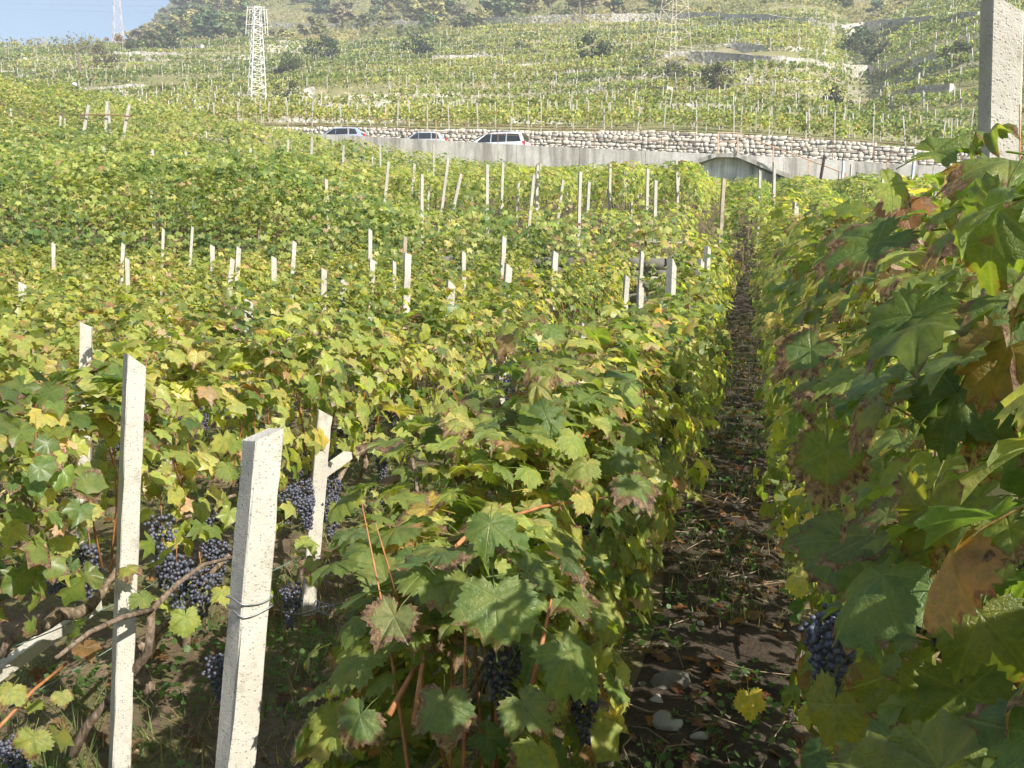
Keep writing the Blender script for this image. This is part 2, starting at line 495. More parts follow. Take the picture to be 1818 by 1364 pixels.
def m_wall():
    b = NB('wall_concrete'); c = b.n('ShaderNodeNewGeometry').outputs['Position']
    mp = b.n('ShaderNodeMapping'); mp.inputs['Scale'].default_value = (1, 1, 0.08); b.l(c, mp.inputs[0])
    st = b.noise(mp.outputs[0], 1.3, 6, 0.7); n = b.noise(c, 0.9, 6, 0.6); f = b.noise(c, 9, 5, 0.6)
    col = b.ramp(n, [(0.3, (0.38, 0.37, 0.34)), (0.7, (0.54, 0.53, 0.49))])
    col = b.mix(b.math('MULTIPLY', b.ramp(st, [(0.46, 0.0), (0.60, 1.0)]), 0.7), col, (0.17, 0.155, 0.13))
    col = b.mix(0.35, col, b.ramp(f, [(0.3, (0.6, 0.6, 0.6)), (0.7, (1.15, 1.15, 1.15))]), 'MULTIPLY')
    M['wall_concrete'] = b.done(b.principled(col, 0.9, 0.2, 0, f, 0.4, 0.03))
    b = NB('portal_stained'); c = b.n('ShaderNodeNewGeometry').outputs['Position']
    mp = b.n('ShaderNodeMapping'); mp.inputs['Scale'].default_value = (1, 1, 0.06); b.l(c, mp.inputs[0])
    st = b.math('ADD', b.math('MULTIPLY', b.noise(mp.outputs[0], 1.4, 5, 0.75), 0.7), b.math('MULTIPLY', b.noise(c, 1.1, 4, 0.6), 0.3))
    col = b.ramp(st, [(0.30, (0.07, 0.075, 0.075)), (0.44, (0.34, 0.36, 0.37)), (0.56, (0.66, 0.68, 0.69))])
    M['portal_stained'] = b.done(b.principled(col, 0.85, 0.2))
    b = NB('terrace_stone'); c = b.n('ShaderNodeNewGeometry').outputs['Position']
    v = b.n('ShaderNodeTexVoronoi', i_Scale=2.3); b.l(c, v.inputs['Vector'])
    n = b.noise(c, 0.35, 4, 0.6)
    col = b.ramp(b.n('ShaderNodeSeparateColor', i_0=v.outputs['Color']).outputs[0], [(0.0, (0.34, 0.32, 0.27)), (0.6, (0.50, 0.47, 0.41)), (1.0, (0.64, 0.62, 0.56))])
    ed = b.ramp(v.outputs['Distance'], [(0.25, 1.0), (0.55, 0.35)])
    col = b.mix(0.3, col, ed, 'MULTIPLY')
    col = b.mix(b.ramp(n, [(0.48, 0.0), (0.62, 0.5)]), col, (0.2, 0.19, 0.10))
    M['terrace_stone'] = b.done(b.principled(col, 0.95, 0.15, 0, v.outputs['Distance'], 0.9, 0.15))
    for nm, a, d in (('stone_a', (0.40, 0.37, 0.31), (0.54, 0.51, 0.44)), ('stone_b', (0.44, 0.39, 0.31), (0.56, 0.51, 0.42)), ('stone_c', (0.24, 0.225, 0.195), (0.36, 0.34, 0.30)), ('stone_shade', (0.10, 0.095, 0.08), (0.17, 0.16, 0.135)), ('stone_d', (0.56, 0.54, 0.49), (0.70, 0.68, 0.62))):  # the darkest pair has shade painted into the stone colour
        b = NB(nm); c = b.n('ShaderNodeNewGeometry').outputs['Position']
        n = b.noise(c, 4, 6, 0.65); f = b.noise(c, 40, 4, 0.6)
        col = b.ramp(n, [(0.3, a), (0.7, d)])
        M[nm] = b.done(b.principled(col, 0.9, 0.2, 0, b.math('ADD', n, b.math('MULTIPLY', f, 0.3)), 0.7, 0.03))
    b = NB('stone_joint'); M['stone_joint'] = b.m; M['stone_joint'] = b.done(b.principled((0.17, 0.155, 0.13), 0.95, 0.1))
m_wall()

# ------------------------------------------------------------------ ground, path, road, hillside
def grid_mesh(X, Y, zf, name, mat, smooth=True):
    gx, gy = np.meshgrid(X, Y)
    gzv = zf(gx, gy)
    V = np.stack([gx, gy, gzv], -1).reshape(-1, 3)
    nx, ny = len(X), len(Y)
    i = np.arange(nx * ny).reshape(ny, nx)
    Fq = np.stack([i[:-1, :-1], i[:-1, 1:], i[1:, 1:], i[1:, :-1]], -1).reshape(-1, 4)
    return np_mesh(name, V, Fq, mat, smooth)

# field, laid out along the road wall so that it ends at the wall foot
def field_surface():
    ts = np.concatenate([np.arange(-160, -44, 4.0), np.arange(-44, -8, 1.0), np.arange(-8, 34, 0.33), np.arange(34, 60, 1.0), np.arange(60, 160, 4.0)])
    ws = np.concatenate([np.arange(-140, -78, 4.0), np.arange(-78, -40, 0.33), np.arange(-40, 0.01, 0.6), [0.05]])
    gt, gw = np.meshgrid(ts, ws)
    x, y = from_tw(gt, gw)
    V = np.stack([x, y, field_z(x, y)], -1).reshape(-1, 3)
    nx, ny = len(ts), len(ws)
    i = np.arange(nx * ny).reshape(ny, nx)
    Fq = np.stack([i[:-1, :-1], i[:-1, 1:], i[1:, 1:], i[1:, :-1]], -1).reshape(-1, 4)
    o = link('ground', np_mesh('ground', V, Fq, M['soil'], True))
    tag(o, 'brown earth of the vineyard field below the road', kind='structure')
field_surface()

def strip(name, mat, us, vs, dz, label):
    gu, gv = np.meshgrid(us, vs)
    wob = (vnoise(gv * 0.8, gu * 0 + 3.3) - 0.5) * 0.16
    x, y = uv(gu + wob, gv)
    V = np.stack([x, y, field_z(x, y) + dz - 0.05 * (np.abs(gu - us.mean()) > (us[-1] - us[0]) * 0.49)], -1).reshape(-1, 3)
    nx, ny = len(us), len(vs); i = np.arange(nx * ny).reshape(ny, nx)
    Fq = np.stack([i[:-1, :-1], i[:-1, 1:], i[1:, 1:], i[1:, :-1]], -1).reshape(-1, 4)
    o = link(name, np_mesh(name, V, Fq, mat, True))
    tag(o, label, kind='structure')
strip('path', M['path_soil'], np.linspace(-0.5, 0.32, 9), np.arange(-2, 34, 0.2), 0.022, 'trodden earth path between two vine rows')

def road_surface():
    ts = np.arange(-150, 150, 2.0)
    V = []; 
    for t in ts:
        for w in (0.2, 5.05):
            x, y = from_tw(t, w); V.append((x, y, float(road_z(t))))
    Fq = [(2 * i, 2 * i + 2, 2 * i + 3, 2 * i + 1) for i in range(len(ts) - 1)]
    o = link('road', np_mesh('road', V, np.array(Fq), M['asphalt']))
    tag(o, 'narrow asphalt road behind the concrete wall', kind='structure')
road_surface()

def hill_surface():
    ts = np.concatenate([np.arange(-420, -180, 12.0), np.arange(-180, 190, 1.6), np.arange(190, 420, 12.0)])
    ws = np.concatenate([[5.06], np.arange(5.1, 60, 0.5), np.arange(60, 175, 0.8), np.arange(175, 300, 4.0), np.arange(300, 500, 12.0)])
    gt, gw = np.meshgrid(ts, ws)
    x, y = from_tw(gt, gw)
    hz = hill_z(x, y); hz[0] = road_z(ts) - 0.4
    V = np.stack([x, y, hz], -1).reshape(-1, 3)
    nx, ny = len(ts), len(ws); i = np.arange(nx * ny).reshape(ny, nx)
    Fq = np.stack([i[:-1, :-1], i[:-1, 1:], i[1:, 1:], i[1:, :-1]], -1).reshape(-1, 4)
    o = link('hillside', np_mesh('hillside', V, Fq, M['hill_ground'], False))
    tag(o, 'terraced hillside rising behind the road', kind='structure')
hill_surface()

# ------------------------------------------------------------------ road walls and railing
def road_wall():
    root = empty('retaining_wall', (WA[0], WA[1], float(field_z(WA[0], WA[1]))), 'stained pale concrete retaining wall carrying the road above the vines', 'wall')
    loc = Vector(root.location)
    # cast in bays with a joint between them
    t = -62.0; k = 0
    while t < 62:
        L = 4.0
        ts = [t + 0.012, t + L / 2, t + L - 0.012]
        V = []
        for tt in ts:
            for w, dz in ((-0.02, None), (-0.02, 0.0), (0.24, 0.0), (0.24, None)):
                x, y = from_tw(tt, w)
                z = float(wall_top(tt)) if dz is not None else float(min(field_z(x, y), wall_top(tt) - 1)) - 0.5
                V.append(Vector((x, y, z)) - loc)
        Fc = [(0, 1, 2, 3), (11, 10, 9, 8)]
        for a in (0, 4):
            for j in range(4):
                Fc.append((a + j, a + 4 + j, a + 4 + (j + 1) % 4, a + (j + 1) % 4))
        MB().add(V, Fc).build('wall_bay', M['wall_concrete'], root)
        t += L; k += 1
road_wall()

def stone_blob(rs, sub=1):
    import bmesh
    bm = bmesh.new(); bmesh.ops.create_icosphere(bm, subdivisions=sub, radius=1.0)
    pl = [(Vector(rs.normal(size=3)).normalized(), rs.uniform(0.45, 0.8)) for _ in range(9)]
    for v in bm.verts:
        for n, d in pl:
            k = v.co.dot(n)
            if k > d: v.co -= n * (k - d)
        v.co *= rs.uniform(0.93, 1.05)
    V = np.array([v.co[:] for v in bm.verts]); Fc = np.array([[v.index for v in f.verts] for f in bm.faces])
    bm.free()
    mx = np.abs(V).max(0); V /= mx
    return V, Fc

def stone_block(rs):
    V, idx = [], {}
    for i in (-1, 0, 1):
        for j in (-1, 0, 1):
            for k in (-1, 0, 1):
                if i == j == k == 0: continue
                m = abs(i) + abs(j) + abs(k)
                f = {1: rs.uniform(.95, 1.12), 2: rs.uniform(.88, 1.02), 3: rs.uniform(.72, .95)}[m]
                idx[i, j, k] = len(V); V.append(np.array([i, j, k]) * f + rs.normal(0, .05, 3))
    Fc = []
    for ax in range(3):
        for sg in (-1, 1):
            o = [a for a in range(3) if a != ax]
            for a in (-1, 0):
                for b in (-1, 0):
                    q = []
                    for da, db in ((0, 0), (1, 0), (1, 1), (0, 1)):
                        c = [0, 0, 0]; c[ax] = sg; c[o[0]] = a + da; c[o[1]] = b + db; q.append(idx[tuple(c)])
                    flip = (sg > 0) == (ax == 1)
                    if flip: q = q[::-1]
                    Fc += [(q[0], q[1], q[2]), (q[0], q[2], q[3])]
    return np.array(V), np.array(Fc)

def dry_stone(name, label, cat, tlist, frame, base, top, nmax, size, mats=('stone_a', 'stone_b', 'stone_c', 'stone_a', 'stone_b', 'stone_a')):
    """stones laid in uneven courses; frame(t) -> (x, y, along, out)"""
    rs = np.random.default_rng(11)
    shapes = [stone_block(rs) for _ in range(10)]
    meshes = {}
    x0, y0, e0, n0 = frame(tlist[0])
    root = empty(name, (x0, y0, base(tlist[0])), label, cat)
    loc = Vector(root.location)
    # dark core behind the stones
    V = []; ts = np.arange(tlist[0], tlist[1] + 0.01, 1.0)
    for t in ts:
        x, y, e, n = frame(t)
        for o_, zz in ((-0.06, base(t) - 0.3), (-0.06, top(t) - 0.05), (-0.5, top(t) - 0.05), (-0.5, base(t) - 0.3)):
            V.append((x + n[0] * o_ - loc.x, y + n[1] * o_ - loc.y, zz - loc.z))
    Fc = [(0, 1, 2, 3), tuple(len(V) - 1 - i for i in range(4))]
    for a in range(len(ts) - 1):
        for j in range(4): Fc.append((4 * a + j, 4 * a + 4 + j, 4 * a + 4 + (j + 1) % 4, 4 * a + (j + 1) % 4))
    MB().add(V, Fc).build('core', M['stone_joint'], root)
    cand = []
    z = 0.0
    hmax = max(top(t) - base(t) for t in ts)
    while z < hmax + 0.1:
        h = rs.uniform(*size[1])
        t = tlist[0] + rs.uniform(0, 0.3)
        while t < tlist[1]:
            w = rs.uniform(*size[0])
            if rs.random() < 0.08: w *= 1.5
            H = top(t) - base(t)
            if z < H - 0.02:
                hh = h * rs.uniform(0.75, 1.2)
                cand.append((t + w / 2, base(t) + min(z + h / 2 + rs.uniform(-.03, .03), H - 0.02), w, hh))
            t += w + rs.uniform(0.0, 0.03)
        z += h * 0.97
    cand.sort(key=lambda c: -c[2] * c[3] * (2.0 if 8 < c[0] < 40 else 1.0))
    rest = MB()
    restV, restF = [], []; nb = 0
    for i, (t, zz, w, h) in enumerate(cand):
        x, y, e, n = frame(t)
        k = rs.integers(len(shapes)); Vs, Fs = shapes[k]
        hs = (w / 2 * 1.03, rs.uniform(0.10, 0.15), h / 2 * 1.08)
        out = rs.uniform(-0.10, -0.05)
        A = rs.normal(0, 0.05)
        if i < nmax:
            mn = mats[rs.integers(6)]
            key = (int(k), mn)
            if key not in meshes: meshes[key] = np_mesh('stone', Vs, Fs, M[mn])
            o = link('stone', meshes[key], root)
            o.location = (x + n[0] * out - loc.x, y + n[1] * out - loc.y, zz - loc.z)
            o.scale = hs
            o.rotation_euler = (0, A, math.atan2(e[1], e[0]))
        else:
            P = Vs * np.array(hs)
            ca, sa = e
            Q = np.stack([P[:, 0] * ca - P[:, 1] * sa, P[:, 0] * sa + P[:, 1] * ca, P[:, 2]], 1) + np.array([x + n[0] * out - loc.x, y + n[1] * out - loc.y, zz - loc.z])
            restV.append(Q); restF.append(Fs + nb); nb += len(Q)
    if restV:
        o = link('small_stones', np_mesh('small_stones', np.concatenate(restV), np.concatenate(restF), M[mats[0]]), root)
        o['kind'] = 'stuff'
    return root

def fr_stone(t):
    x, y = from_tw(t, 5.0)
    return x, y, (EX, EY), (-NX, -NY)
dry_stone('dry_stone_wall', 'dry stone wall of pale rubble along the far side of the road', 'wall', (-6.0, 46.0), fr_stone,
          lambda t: float(road_z(t)), lambda t: float(stone_top(t)) + 0.02, 300, ((0.20, 0.52), (0.14, 0.26)))

def fr_step(t):
    x, y = uv(t, 18.62)
    return x, y, (CA, -SA), (-SA, -CA)
dry_stone('terrace_wall', 'low rubble terrace wall with shade painted into its stones beside the earth path', 'wall', (-7.0, -1.35), fr_step,
          lambda t: float(field_z(*uv(t, 18.3))), lambda t: float(field_z(*uv(t, 19.3))) - 0.02, 120, ((0.22, 0.5), (0.12, 0.22)), ('stone_shade',) * 5 + ('stone_c',))  # dark stones carry the shade on this wall as colour

def railing():
    root = empty('road_railing', (*from_tw(0, 0.1), float(wall_top(0))), 'rusty two-rail steel railing on top of the concrete road wall', 'railing')
    loc = Vector(root.location)
    def P(t, dz, w=0.1):
        x, y = from_tw(t, w); return Vector((x, y, float(wall_top(t)) + dz)) - loc
    breaks = [(-40.0, 26.0, 2.03), (30.4, 58.0, 2.25)]
    for a, b_, stp in breaks:
        ts = np.arange(a, b_ + 0.01, stp)
        for i, t in enumerate(ts):
            jx = 0.03 * math.sin(i * 2.3)
            MB().bar(P(t, -0.02), P(t + jx, 1.17), 0.042).build('post', M['rust'] if i % 3 else M['rust_light'], root)
        for h in (0.55, 1.1):
            MB().tube([P(t, h + 0.012 * math.sin(t * 3.1)) for t in ts], 0.019, 5).build('rail', M['rust'], root)
railing()

def portal():
    # shallow gabled concrete hood over a stair exit in the wall
    D = 57.2
    pts = [at(1196, 299, D + 1.0), at(1272, 272.5, D), at(1309, 272.5, D - 0.3), at(1404, 311, D - 1.3)]
    root = empty('concrete_portal', (pts[1].x, pts[1].y, float(field_z(pts[1].x, pts[1].y))), 'low gabled concrete hood over a streak-stained recess in the road wall', 'portal')
    loc = Vector(root.location)
    t_pts = [to_tw(p.x, p.y) for p in pts]
    prof = [(tp[0], p.z) for tp, p in zip(t_pts, pts)]
    th = 0.24
    names = ['roof_slab', 'ridge_slab', 'roof_slab']
    for k in range(3):
        (ta, za), (tb, zb) = prof[k], prof[k + 1]
        V = []
        for tt, zz in ((ta, za), (tb, zb)):
            for w, d in ((-2.0, 0), (-2.0, -th), (0.1, -th + 0.0), (0.1, 0.03)):
                x, y = from_tw(tt, w); V.append(Vector((x, y, zz + d)) - loc)
        MB().add(V, [(0, 1, 2, 3), (7, 6, 5, 4), (0, 4, 5, 1), (1, 5, 6, 2), (2, 6, 7, 3), (3, 7, 4, 0)]).build(names[k], M['wall_concrete'], root)
    V = []
    bz = min(z for _, z in prof) - 2.4
    ins = [(prof[0][0] + 0.2, prof[0][1] - th - 0.05), (prof[1][0], prof[1][1] - th), (prof[2][0], prof[2][1] - th), (prof[3][0] - 0.2, prof[3][1] - th - 0.05)]
    ring = [(t, z) for t, z in ins] + [(ins[3][0], bz), (ins[0][0], bz)]
    for w in (-1.25, -0.03):
        for t, z in ring:
            x, y = from_tw(t, w); V.append(Vector((x, y, z)) - loc)
    n = len(ring)
    Fc = [tuple(range(n)), tuple(range(2 * n - 1, n - 1, -1))] + [(i, i + n, (i + 1) % n + n, (i + 1) % n) for i in range(n)]
    MB().add(V, Fc).build('stained_infill', M['portal_stained'], root)
    # stair handrail
    r2 = empty('stair_handrail', at(1310, 272, D - 0.5), 'pale orange handrail stepping down from the portal ridge along the wall', 'handrail')
    l2 = Vector(r2.location)
    A0, A1 = at(1275, 272, D - 0.6) - l2, at(1310, 272, D - 0.7) - l2
    B0, B1 = at(1275, 235.5, D - 0.6) - l2, at(1310, 236.5, D - 0.7) - l2
    C0, C1 = at(1373, 330, D - 1.6) - l2, at(1373, 261, D - 1.6) - l2
    D0, D1 = at(1436, 345, D - 2.4) - l2, at(1436, 284, D - 2.4) - l2
    E0, E1 = at(1502, 360, D - 3.2) - l2, at(1502, 309, D - 3.2) - l2
    for a, b_ in ((A0, B0), (A1, B1), (C0, C1), (D0, D1), (E0, E1)):
        MB().bar(a - Vector((0, 0, 0.05)), b_, 0.07).build('post', M['rust_light'], r2)
    MB().tube([B0, B1], 0.035, 6).build('rail', M['rust_light'], r2)
    MB().tube([A0.lerp(B0, 0.58), A1.lerp(B1, 0.58)], 0.03, 6).build('rail', M['rust_light'], r2)
    MB().tube([B1, C1, D1, E1], 0.035, 6).build('rail', M['rust_light'], r2)
portal()

# ------------------------------------------------------------------ cars on the road
def car(name, label, paint, loc, rz, L=4.4, Wd=1.78, H=1.62, mpv=True, rails=False):
    root = empty(name, loc, label, 'car', 'cars on the road behind the wall')
    root.rotation_euler = (0, 0, rz)
    hw = Wd / 2
    # stations: x, sill z, shoulder z, half width at shoulder
    if mpv: roof = [(-2.12, .95), (-2.02, 1.30), (-1.85, 1.56), (-1.2, 1.62), (-0.2, 1.62), (0.45, 1.54), (0.95, 1.25), (1.38, 1.0)]
    else: roof = [(-1.9, .92), (-1.82, 1.2), (-1.55, 1.44), (-1.0, 1.50), (-0.2, 1.49), (0.35, 1.40), (0.8, 1.15), (1.12, .98)]
    k = L / 4.4; kh = H / (1.62 if mpv else 1.5)
    st = [(-2.2, .42, .62, .78), (-2.15, .30, .92, .95), (-1.9, .24, .98, 1), (-1.0, .2, .97, 1), (0.0, .2, .96, 1), (0.9, .22, .96, 1), (1.45, .24, .94, .98), (1.9, .28, .80, .93), (2.15, .36, .66, .84), (2.22, .42, .56, .72)]
    V = []; nS = 8
    for x, zs, zt, w in st:
        w *= hw
        V += [(x * k, -w * .86, zs), (x * k, -w, zs + .14), (x * k, -w * 1.0, zt - .12), (x * k, -w * .94, zt), (x * k, w * .94, zt), (x * k, w, zt - .12), (x * k, w, zs + .14), (x * k, w * .86, zs)]
    Fc = [tuple(range(nS))[::-1], tuple((len(st) - 1) * nS + i for i in range(nS))]
    for i in range(len(st) - 1):
        for j in range(nS): Fc.append((i * nS + j, i * nS + (j + 1) % nS, (i + 1) * nS + (j + 1) % nS, (i + 1) * nS + j))
    MB().add(V, Fc).build('body', paint, root, smooth=False)
    # cabin shell
    V = []
    for x, z in roof:
        z *= kh; f = (z - .95) / .67; w = hw * (.92 - .20 * f)
        V += [(x * k, -hw * .925, .93), (x * k, -w, z - .05), (x * k, -w * .86, z), (x * k, w * .86, z), (x * k, w, z - .05), (x * k, hw * .925, .93)]
    n = 6; Fc = [tuple(range(n))[::-1], tuple((len(roof) - 1) * n + i for i in range(n))]
    for i in range(len(roof) - 1):
        for j in range(n): Fc.append((i * n + j, i * n + (j + 1) % n, (i + 1) * n + (j + 1) % n, (i + 1) * n + j))
    MB().add(V, Fc).build('cabin', paint, root)
    def wy(z): return hw * (.92 - .20 * (z / kh * 1.0 - .95) / .67) + 0.012
    def side(poly, s):
        P = [Vector((x * k, s * wy(z * kh), z * kh)) for x, z in poly]
        Q = [p - Vector((0, s * .02, 0)) for p in P]
        m = len(P)
        Fq = [tuple(range(m)) if s < 0 else tuple(range(m))[::-1]] + [(i, (i + 1) % m, (i + 1) % m + m, i + m) for i in range(m)]
        return MB().add(P + Q, Fq)
    zr = 1.52 if mpv else 1.40
    xb = -1.82 if mpv else -1.5
    polys = [[(0.98, 1.02), (0.05, 1.02), (0.05, zr), (0.36, zr - .02)], [(-0.02, 1.02), (-0.95, 1.02), (-0.95, zr), (-0.02, zr)], [(-1.02, 1.02), (xb - .12, 1.02), (xb + .06, zr - .06), (-1.02, zr)]]
    if not mpv: polys[0] = [(0.78, 1.02), (0.02, 1.02), (0.02, zr), (0.22, zr - .02)]
    for s in (-1, 1):
        for pl in polys: side(pl, s).build('side_window', M['car_glass'], root)
        MB().box((0.92 * k, s * (hw + .08), 1.04), (.06, .1, .06)).build('mirror', paint, root)
        MB().box((-2.12 * k, s * hw * .84, .88), (.06, .1, .16)).build('tail_light', M['light_red'], root)
        MB().box((2.06 * k, s * hw * .68, .66), (.08, .15, .07)).build('headlight', M['light_clear'], root)
        if rails: MB().tube([(-1.5 * k, s * hw * .62, H + .04), (0.1 * k, s * hw * .62, H + .05)], .018, 5).build('roof_rail', M['car_trim'], root)
        for x in (-1.32, 1.36):
            w = MB().tube([(x * k, s * (hw - .2), .31), (x * k, s * (hw + .01), .31)], .31, 16).build('wheel', M['tyre'], root)
            MB().tube([(x * k, s * (hw + .0), .31), (x * k, s * (hw + .025), .31)], .2, 12).build('rim', M['rim_metal'], w)
    # windscreen, rear window, number plate
    a, b_ = (roof[-1], roof[-3]); c, d = (roof[0], roof[2])
    for nm, (p, q), sg in (('windscreen', (a, b_), 1), ('rear_window', (c, d), -1)):
        P = []
        for (x, z), f in ((p, .12), (q, .9)):
            xx = p[0] + (q[0] - p[0]) * f; zz = (p[1] + (q[1] - p[1]) * f) * kh
            w = hw * (.92 - .20 * (zz - .95) / .67) * .84
            P += [Vector((xx * k + sg * .05, -w, zz + .03)), Vector((xx * k + sg * .05, w, zz + .03))]
        P2 = [v - Vector((sg * .03, 0, .02)) for v in P]
        MB().add(P + P2, [(0, 1, 3, 2), (4, 6, 7, 5), (0, 4, 5, 1), (2, 3, 7, 6), (0, 2, 6, 4), (1, 5, 7, 3)]).build(nm, M['car_glass'], root)
    return root

def place_car(px, w):
    q = (px - 909) / F
    ox, oy = WA[0] + w * NX, WA[1] + w * NY
    t = (q * oy - ox) / (EX - q * EY)
    x, y = from_tw(t, w)
    return (x, y, float(road_z(t)) + 0.01)
ANG = math.atan2(EY, EX) + math.pi
car('parked_car', 'silver-white people carrier with long black side windows', M['car_white'], place_car(880, 1.9), ANG - 0.05, 4.5, 1.8, 1.66, True, True)
car('parked_car', 'small silver hatchback between the people carrier and the blue-grey car', M['car_silver'], place_car(750, 2.2), ANG + 0.22, 3.7, 1.66, 1.5, False)
car('parked_car', 'pale blue-grey hatchback half hidden by vine leaves at the wall end', M['car_blue'], place_car(610, 2.2), ANG + 0.10, 4.1, 1.72, 1.52, False)

# ------------------------------------------------------------------ leaves
OUT = [(0, 1.0), (12, .86), (24, .73), (33, .60), (45, .76), (58, .92), (70, .85), (85, .68), (96, .57), (108, .63), (122, .70), (138, .61), (155, .48), (168, .30), (180, .06)]
def leaf_template(nh, rings, rs, teeth=0.06, shrivel=0.0, petiole=True, sinus=1.0):
    deg = np.array([d for d, _ in OUT], float); rad = np.array([r for _, r in OUT])
    lob = np.interp(deg, [0, 58, 122, 180], [1.0, .92, .70, .10])
    rad = lob - (lob - rad) * sinus
    th = np.linspace(0, 178, nh + 1)
    for v in (58, 122): th[np.argmin(abs(th - v))] = v
    def uneven():
        k = np.interp(th, [0, 33, 58, 96, 122, 180], [1, rs.uniform(.85, 1.15), rs.uniform(.82, 1.12), rs.uniform(.85, 1.15), rs.uniform(.8, 1.15), 1])
        return np.interp(th, deg, rad) * k
    sgn = np.array([(1 if i % 2 == 0 else -1) for i in range(nh + 1)], float)
    jag = teeth * sgn * rs.uniform(0.4, 1.3, nh + 1)
    jag[-1] = 0
    r1 = np.maximum(uneven() + jag, 0.04)
    jag2 = teeth * sgn * rs.uniform(0.4, 1.3, nh + 1); jag2[-1] = 0
    r2 = np.maximum(uneven() + jag2, 0.04); r2[0] = r1[0]
    T = np.concatenate([-th[::-1], th[1:]]); Rr = np.concatenate([r2[::-1], r1[1:]])
    T = np.radians(T)
    fr = [(i + 1) / rings for i in range(rings)]
    V = [(0, 0)]; vein = [0.0]; rim = [0.0]
    va = np.radians(np.array([0, 58, -58, 122, -122]))
    for f in fr:
        for t, rr in zip(T, Rr):
            # inner rings are rounder than the outline
            r_in = rr if f == 1 else (rr * f * 0.75 + f * 0.25 * min(rr, .62))
            V.append((math.sin(t) * r_in, math.cos(t) * r_in))
            vein.append(abs(r_in * math.sin(min(abs(t - va).min(), 1.2)))); rim.append(f * (0.55 + 0.45 * min(1, rr)))
    V = np.array(V); m = len(T); Fc = []
    for i in range(m - 1): Fc.append((0, 1 + i + 1, 1 + i))
    for k in range(rings - 1):
        a, b_ = 1 + k * m, 1 + (k + 1) * m
        for i in range(m - 1):
            Fc.append((a + i, a + i + 1, b_ + i + 1)); Fc.append((a + i, b_ + i + 1, b_ + i))
    rr = np.hypot(V[:, 0], V[:, 1]); th_ = np.arctan2(V[:, 0], V[:, 1])
    k1, k2, k3, ph = rs.uniform(-.15, .42), rs.uniform(.05, .50), rs.uniform(.05, .18), rs.uniform(0, 6)
    z = k1 * np.abs(V[:, 0]) - k2 * rr ** 2 * .8 + k3 * np.sin(5 * th_ + ph) * rr ** 1.5 + .06 * np.sin(11 * th_ + ph * 2) * rr ** 2
    z += .10 * rs.uniform(-1, 1) * V[:, 0]
    # blade quilted between the veins, margin rolled, one side often folded further than the other
    vn = np.array(vein); z += .5 * np.minimum(vn, .22) * rs.uniform(.2, .6) - rs.uniform(0, .35) * np.maximum(rr - .6, 0)
    sd_ = rs.choice([-1, 1]); z -= rs.uniform(0, .5) * np.maximum(sd_ * V[:, 0] - .25, 0)
    V[:, 1] *= rs.uniform(.9, 1.1)
    V = np.column_stack([V, z])
    if shrivel:
        c = rr ** 1.6 * shrivel
        V[:, 0] *= 1 - .45 * np.minimum(c, 1); V[:, 2] += c * (.35 * np.sign(rs.uniform(-1, 1)) + .25 * np.sin(7 * th_ + ph))
    if petiole:
        L = rs.uniform(.7, 1.0); b = len(V); pv = []; P = []
        for s, w in ((0, .022), (.5, .018), (1, .022)):
            c = np.array([.06 * s, -L * s, -.28 * s * s - .02])
            for k in range(3):
                a = 2 * math.pi * k / 3; P.append(c + np.array([math.cos(a) * w, 0, math.sin(a) * w]))
        for i in range(2):
            for k in range(3):
                a, d = b + i * 3 + k, b + i * 3 + (k + 1) % 3
                Fc.append((a, d, d + 3)); Fc.append((a, d + 3, a + 3))
        V = np.vstack([V, P]); vein += [0.0] * 9; rim += [0.0] * 9
    return V.astype(np.float32), np.array(Fc, np.int32), np.array(vein, np.float32), np.array(rim, np.float32)

rsL = np.random.default_rng(21)
HI = [leaf_template(26, 4, rsL, .06, 0.0 if i < 14 else rsL.uniform(.5, 1.0), True, rsL.uniform(.25, 1.05)) for i in range(18)]
MID = [leaf_template(12, 2, rsL, .05, 0.0 if i < 9 else rsL.uniform(.5, 1.0), True, rsL.uniform(.35, 1.1)) for i in range(12)]
LOW = [leaf_template(6, 1, rsL, .03, 0.0, False, 1.1) for i in range(5)]
def far_template(rs):
    V = np.array([(0, -.6, 0), (-.75, .0, rs.uniform(-.2, .25)), (-.35, .75, rs.uniform(-.35, .1)), (.35, .8, rs.uniform(-.35, .1)), (.75, .05, rs.uniform(-.2, .25)), (0, .1, rs.uniform(0, .25))], np.float32)
    Fc = np.array([(5, 0, 4), (5, 4, 3), (5, 3, 2), (5, 2, 1), (5, 1, 0)], np.int32)[:, [0, 1, 2]]
    return V, Fc, np.zeros(6, np.float32), np.zeros(6, np.float32)
FAR = [far_template(rsL) for _ in range(4)]
def quad_template(rs):
    V = np.array([(-.6, -.5, 0), (.6, -.5, rs.uniform(-.3, .3)), (.5, .6, 0), (-.55, .55, rs.uniform(-.3, .3))], np.float32)
    return V, np.array([(0, 1, 2), (0, 2, 3)], np.int32), np.zeros(4, np.float32), np.zeros(4, np.float32)
QUAD = [quad_template(rsL) for _ in range(4)]
HI_ME = [np_mesh('leaf', *t[:2], M['leaf_near'], True, {'vein': ('FLOAT', t[2]), 'rim': ('FLOAT', t[3])}) for t in HI]
MID_ME = [np_mesh('leaf', *t[:2], M['leaf_single'], True, {'vein': ('FLOAT', t[2]), 'rim': ('FLOAT', t[3])}) for t in MID]

def frames(Nv, tip):
    """orthonormal leaf frames from upper-side normals and wished tip directions"""
    Nv = Nv / np.linalg.norm(Nv, axis=1, keepdims=True)
    Y = tip - (tip * Nv).sum(1, keepdims=True) * Nv
    Y /= np.maximum(np.linalg.norm(Y, axis=1, keepdims=True), 1e-6)
    X = np.cross(Y, Nv)
    return X, Y, Nv

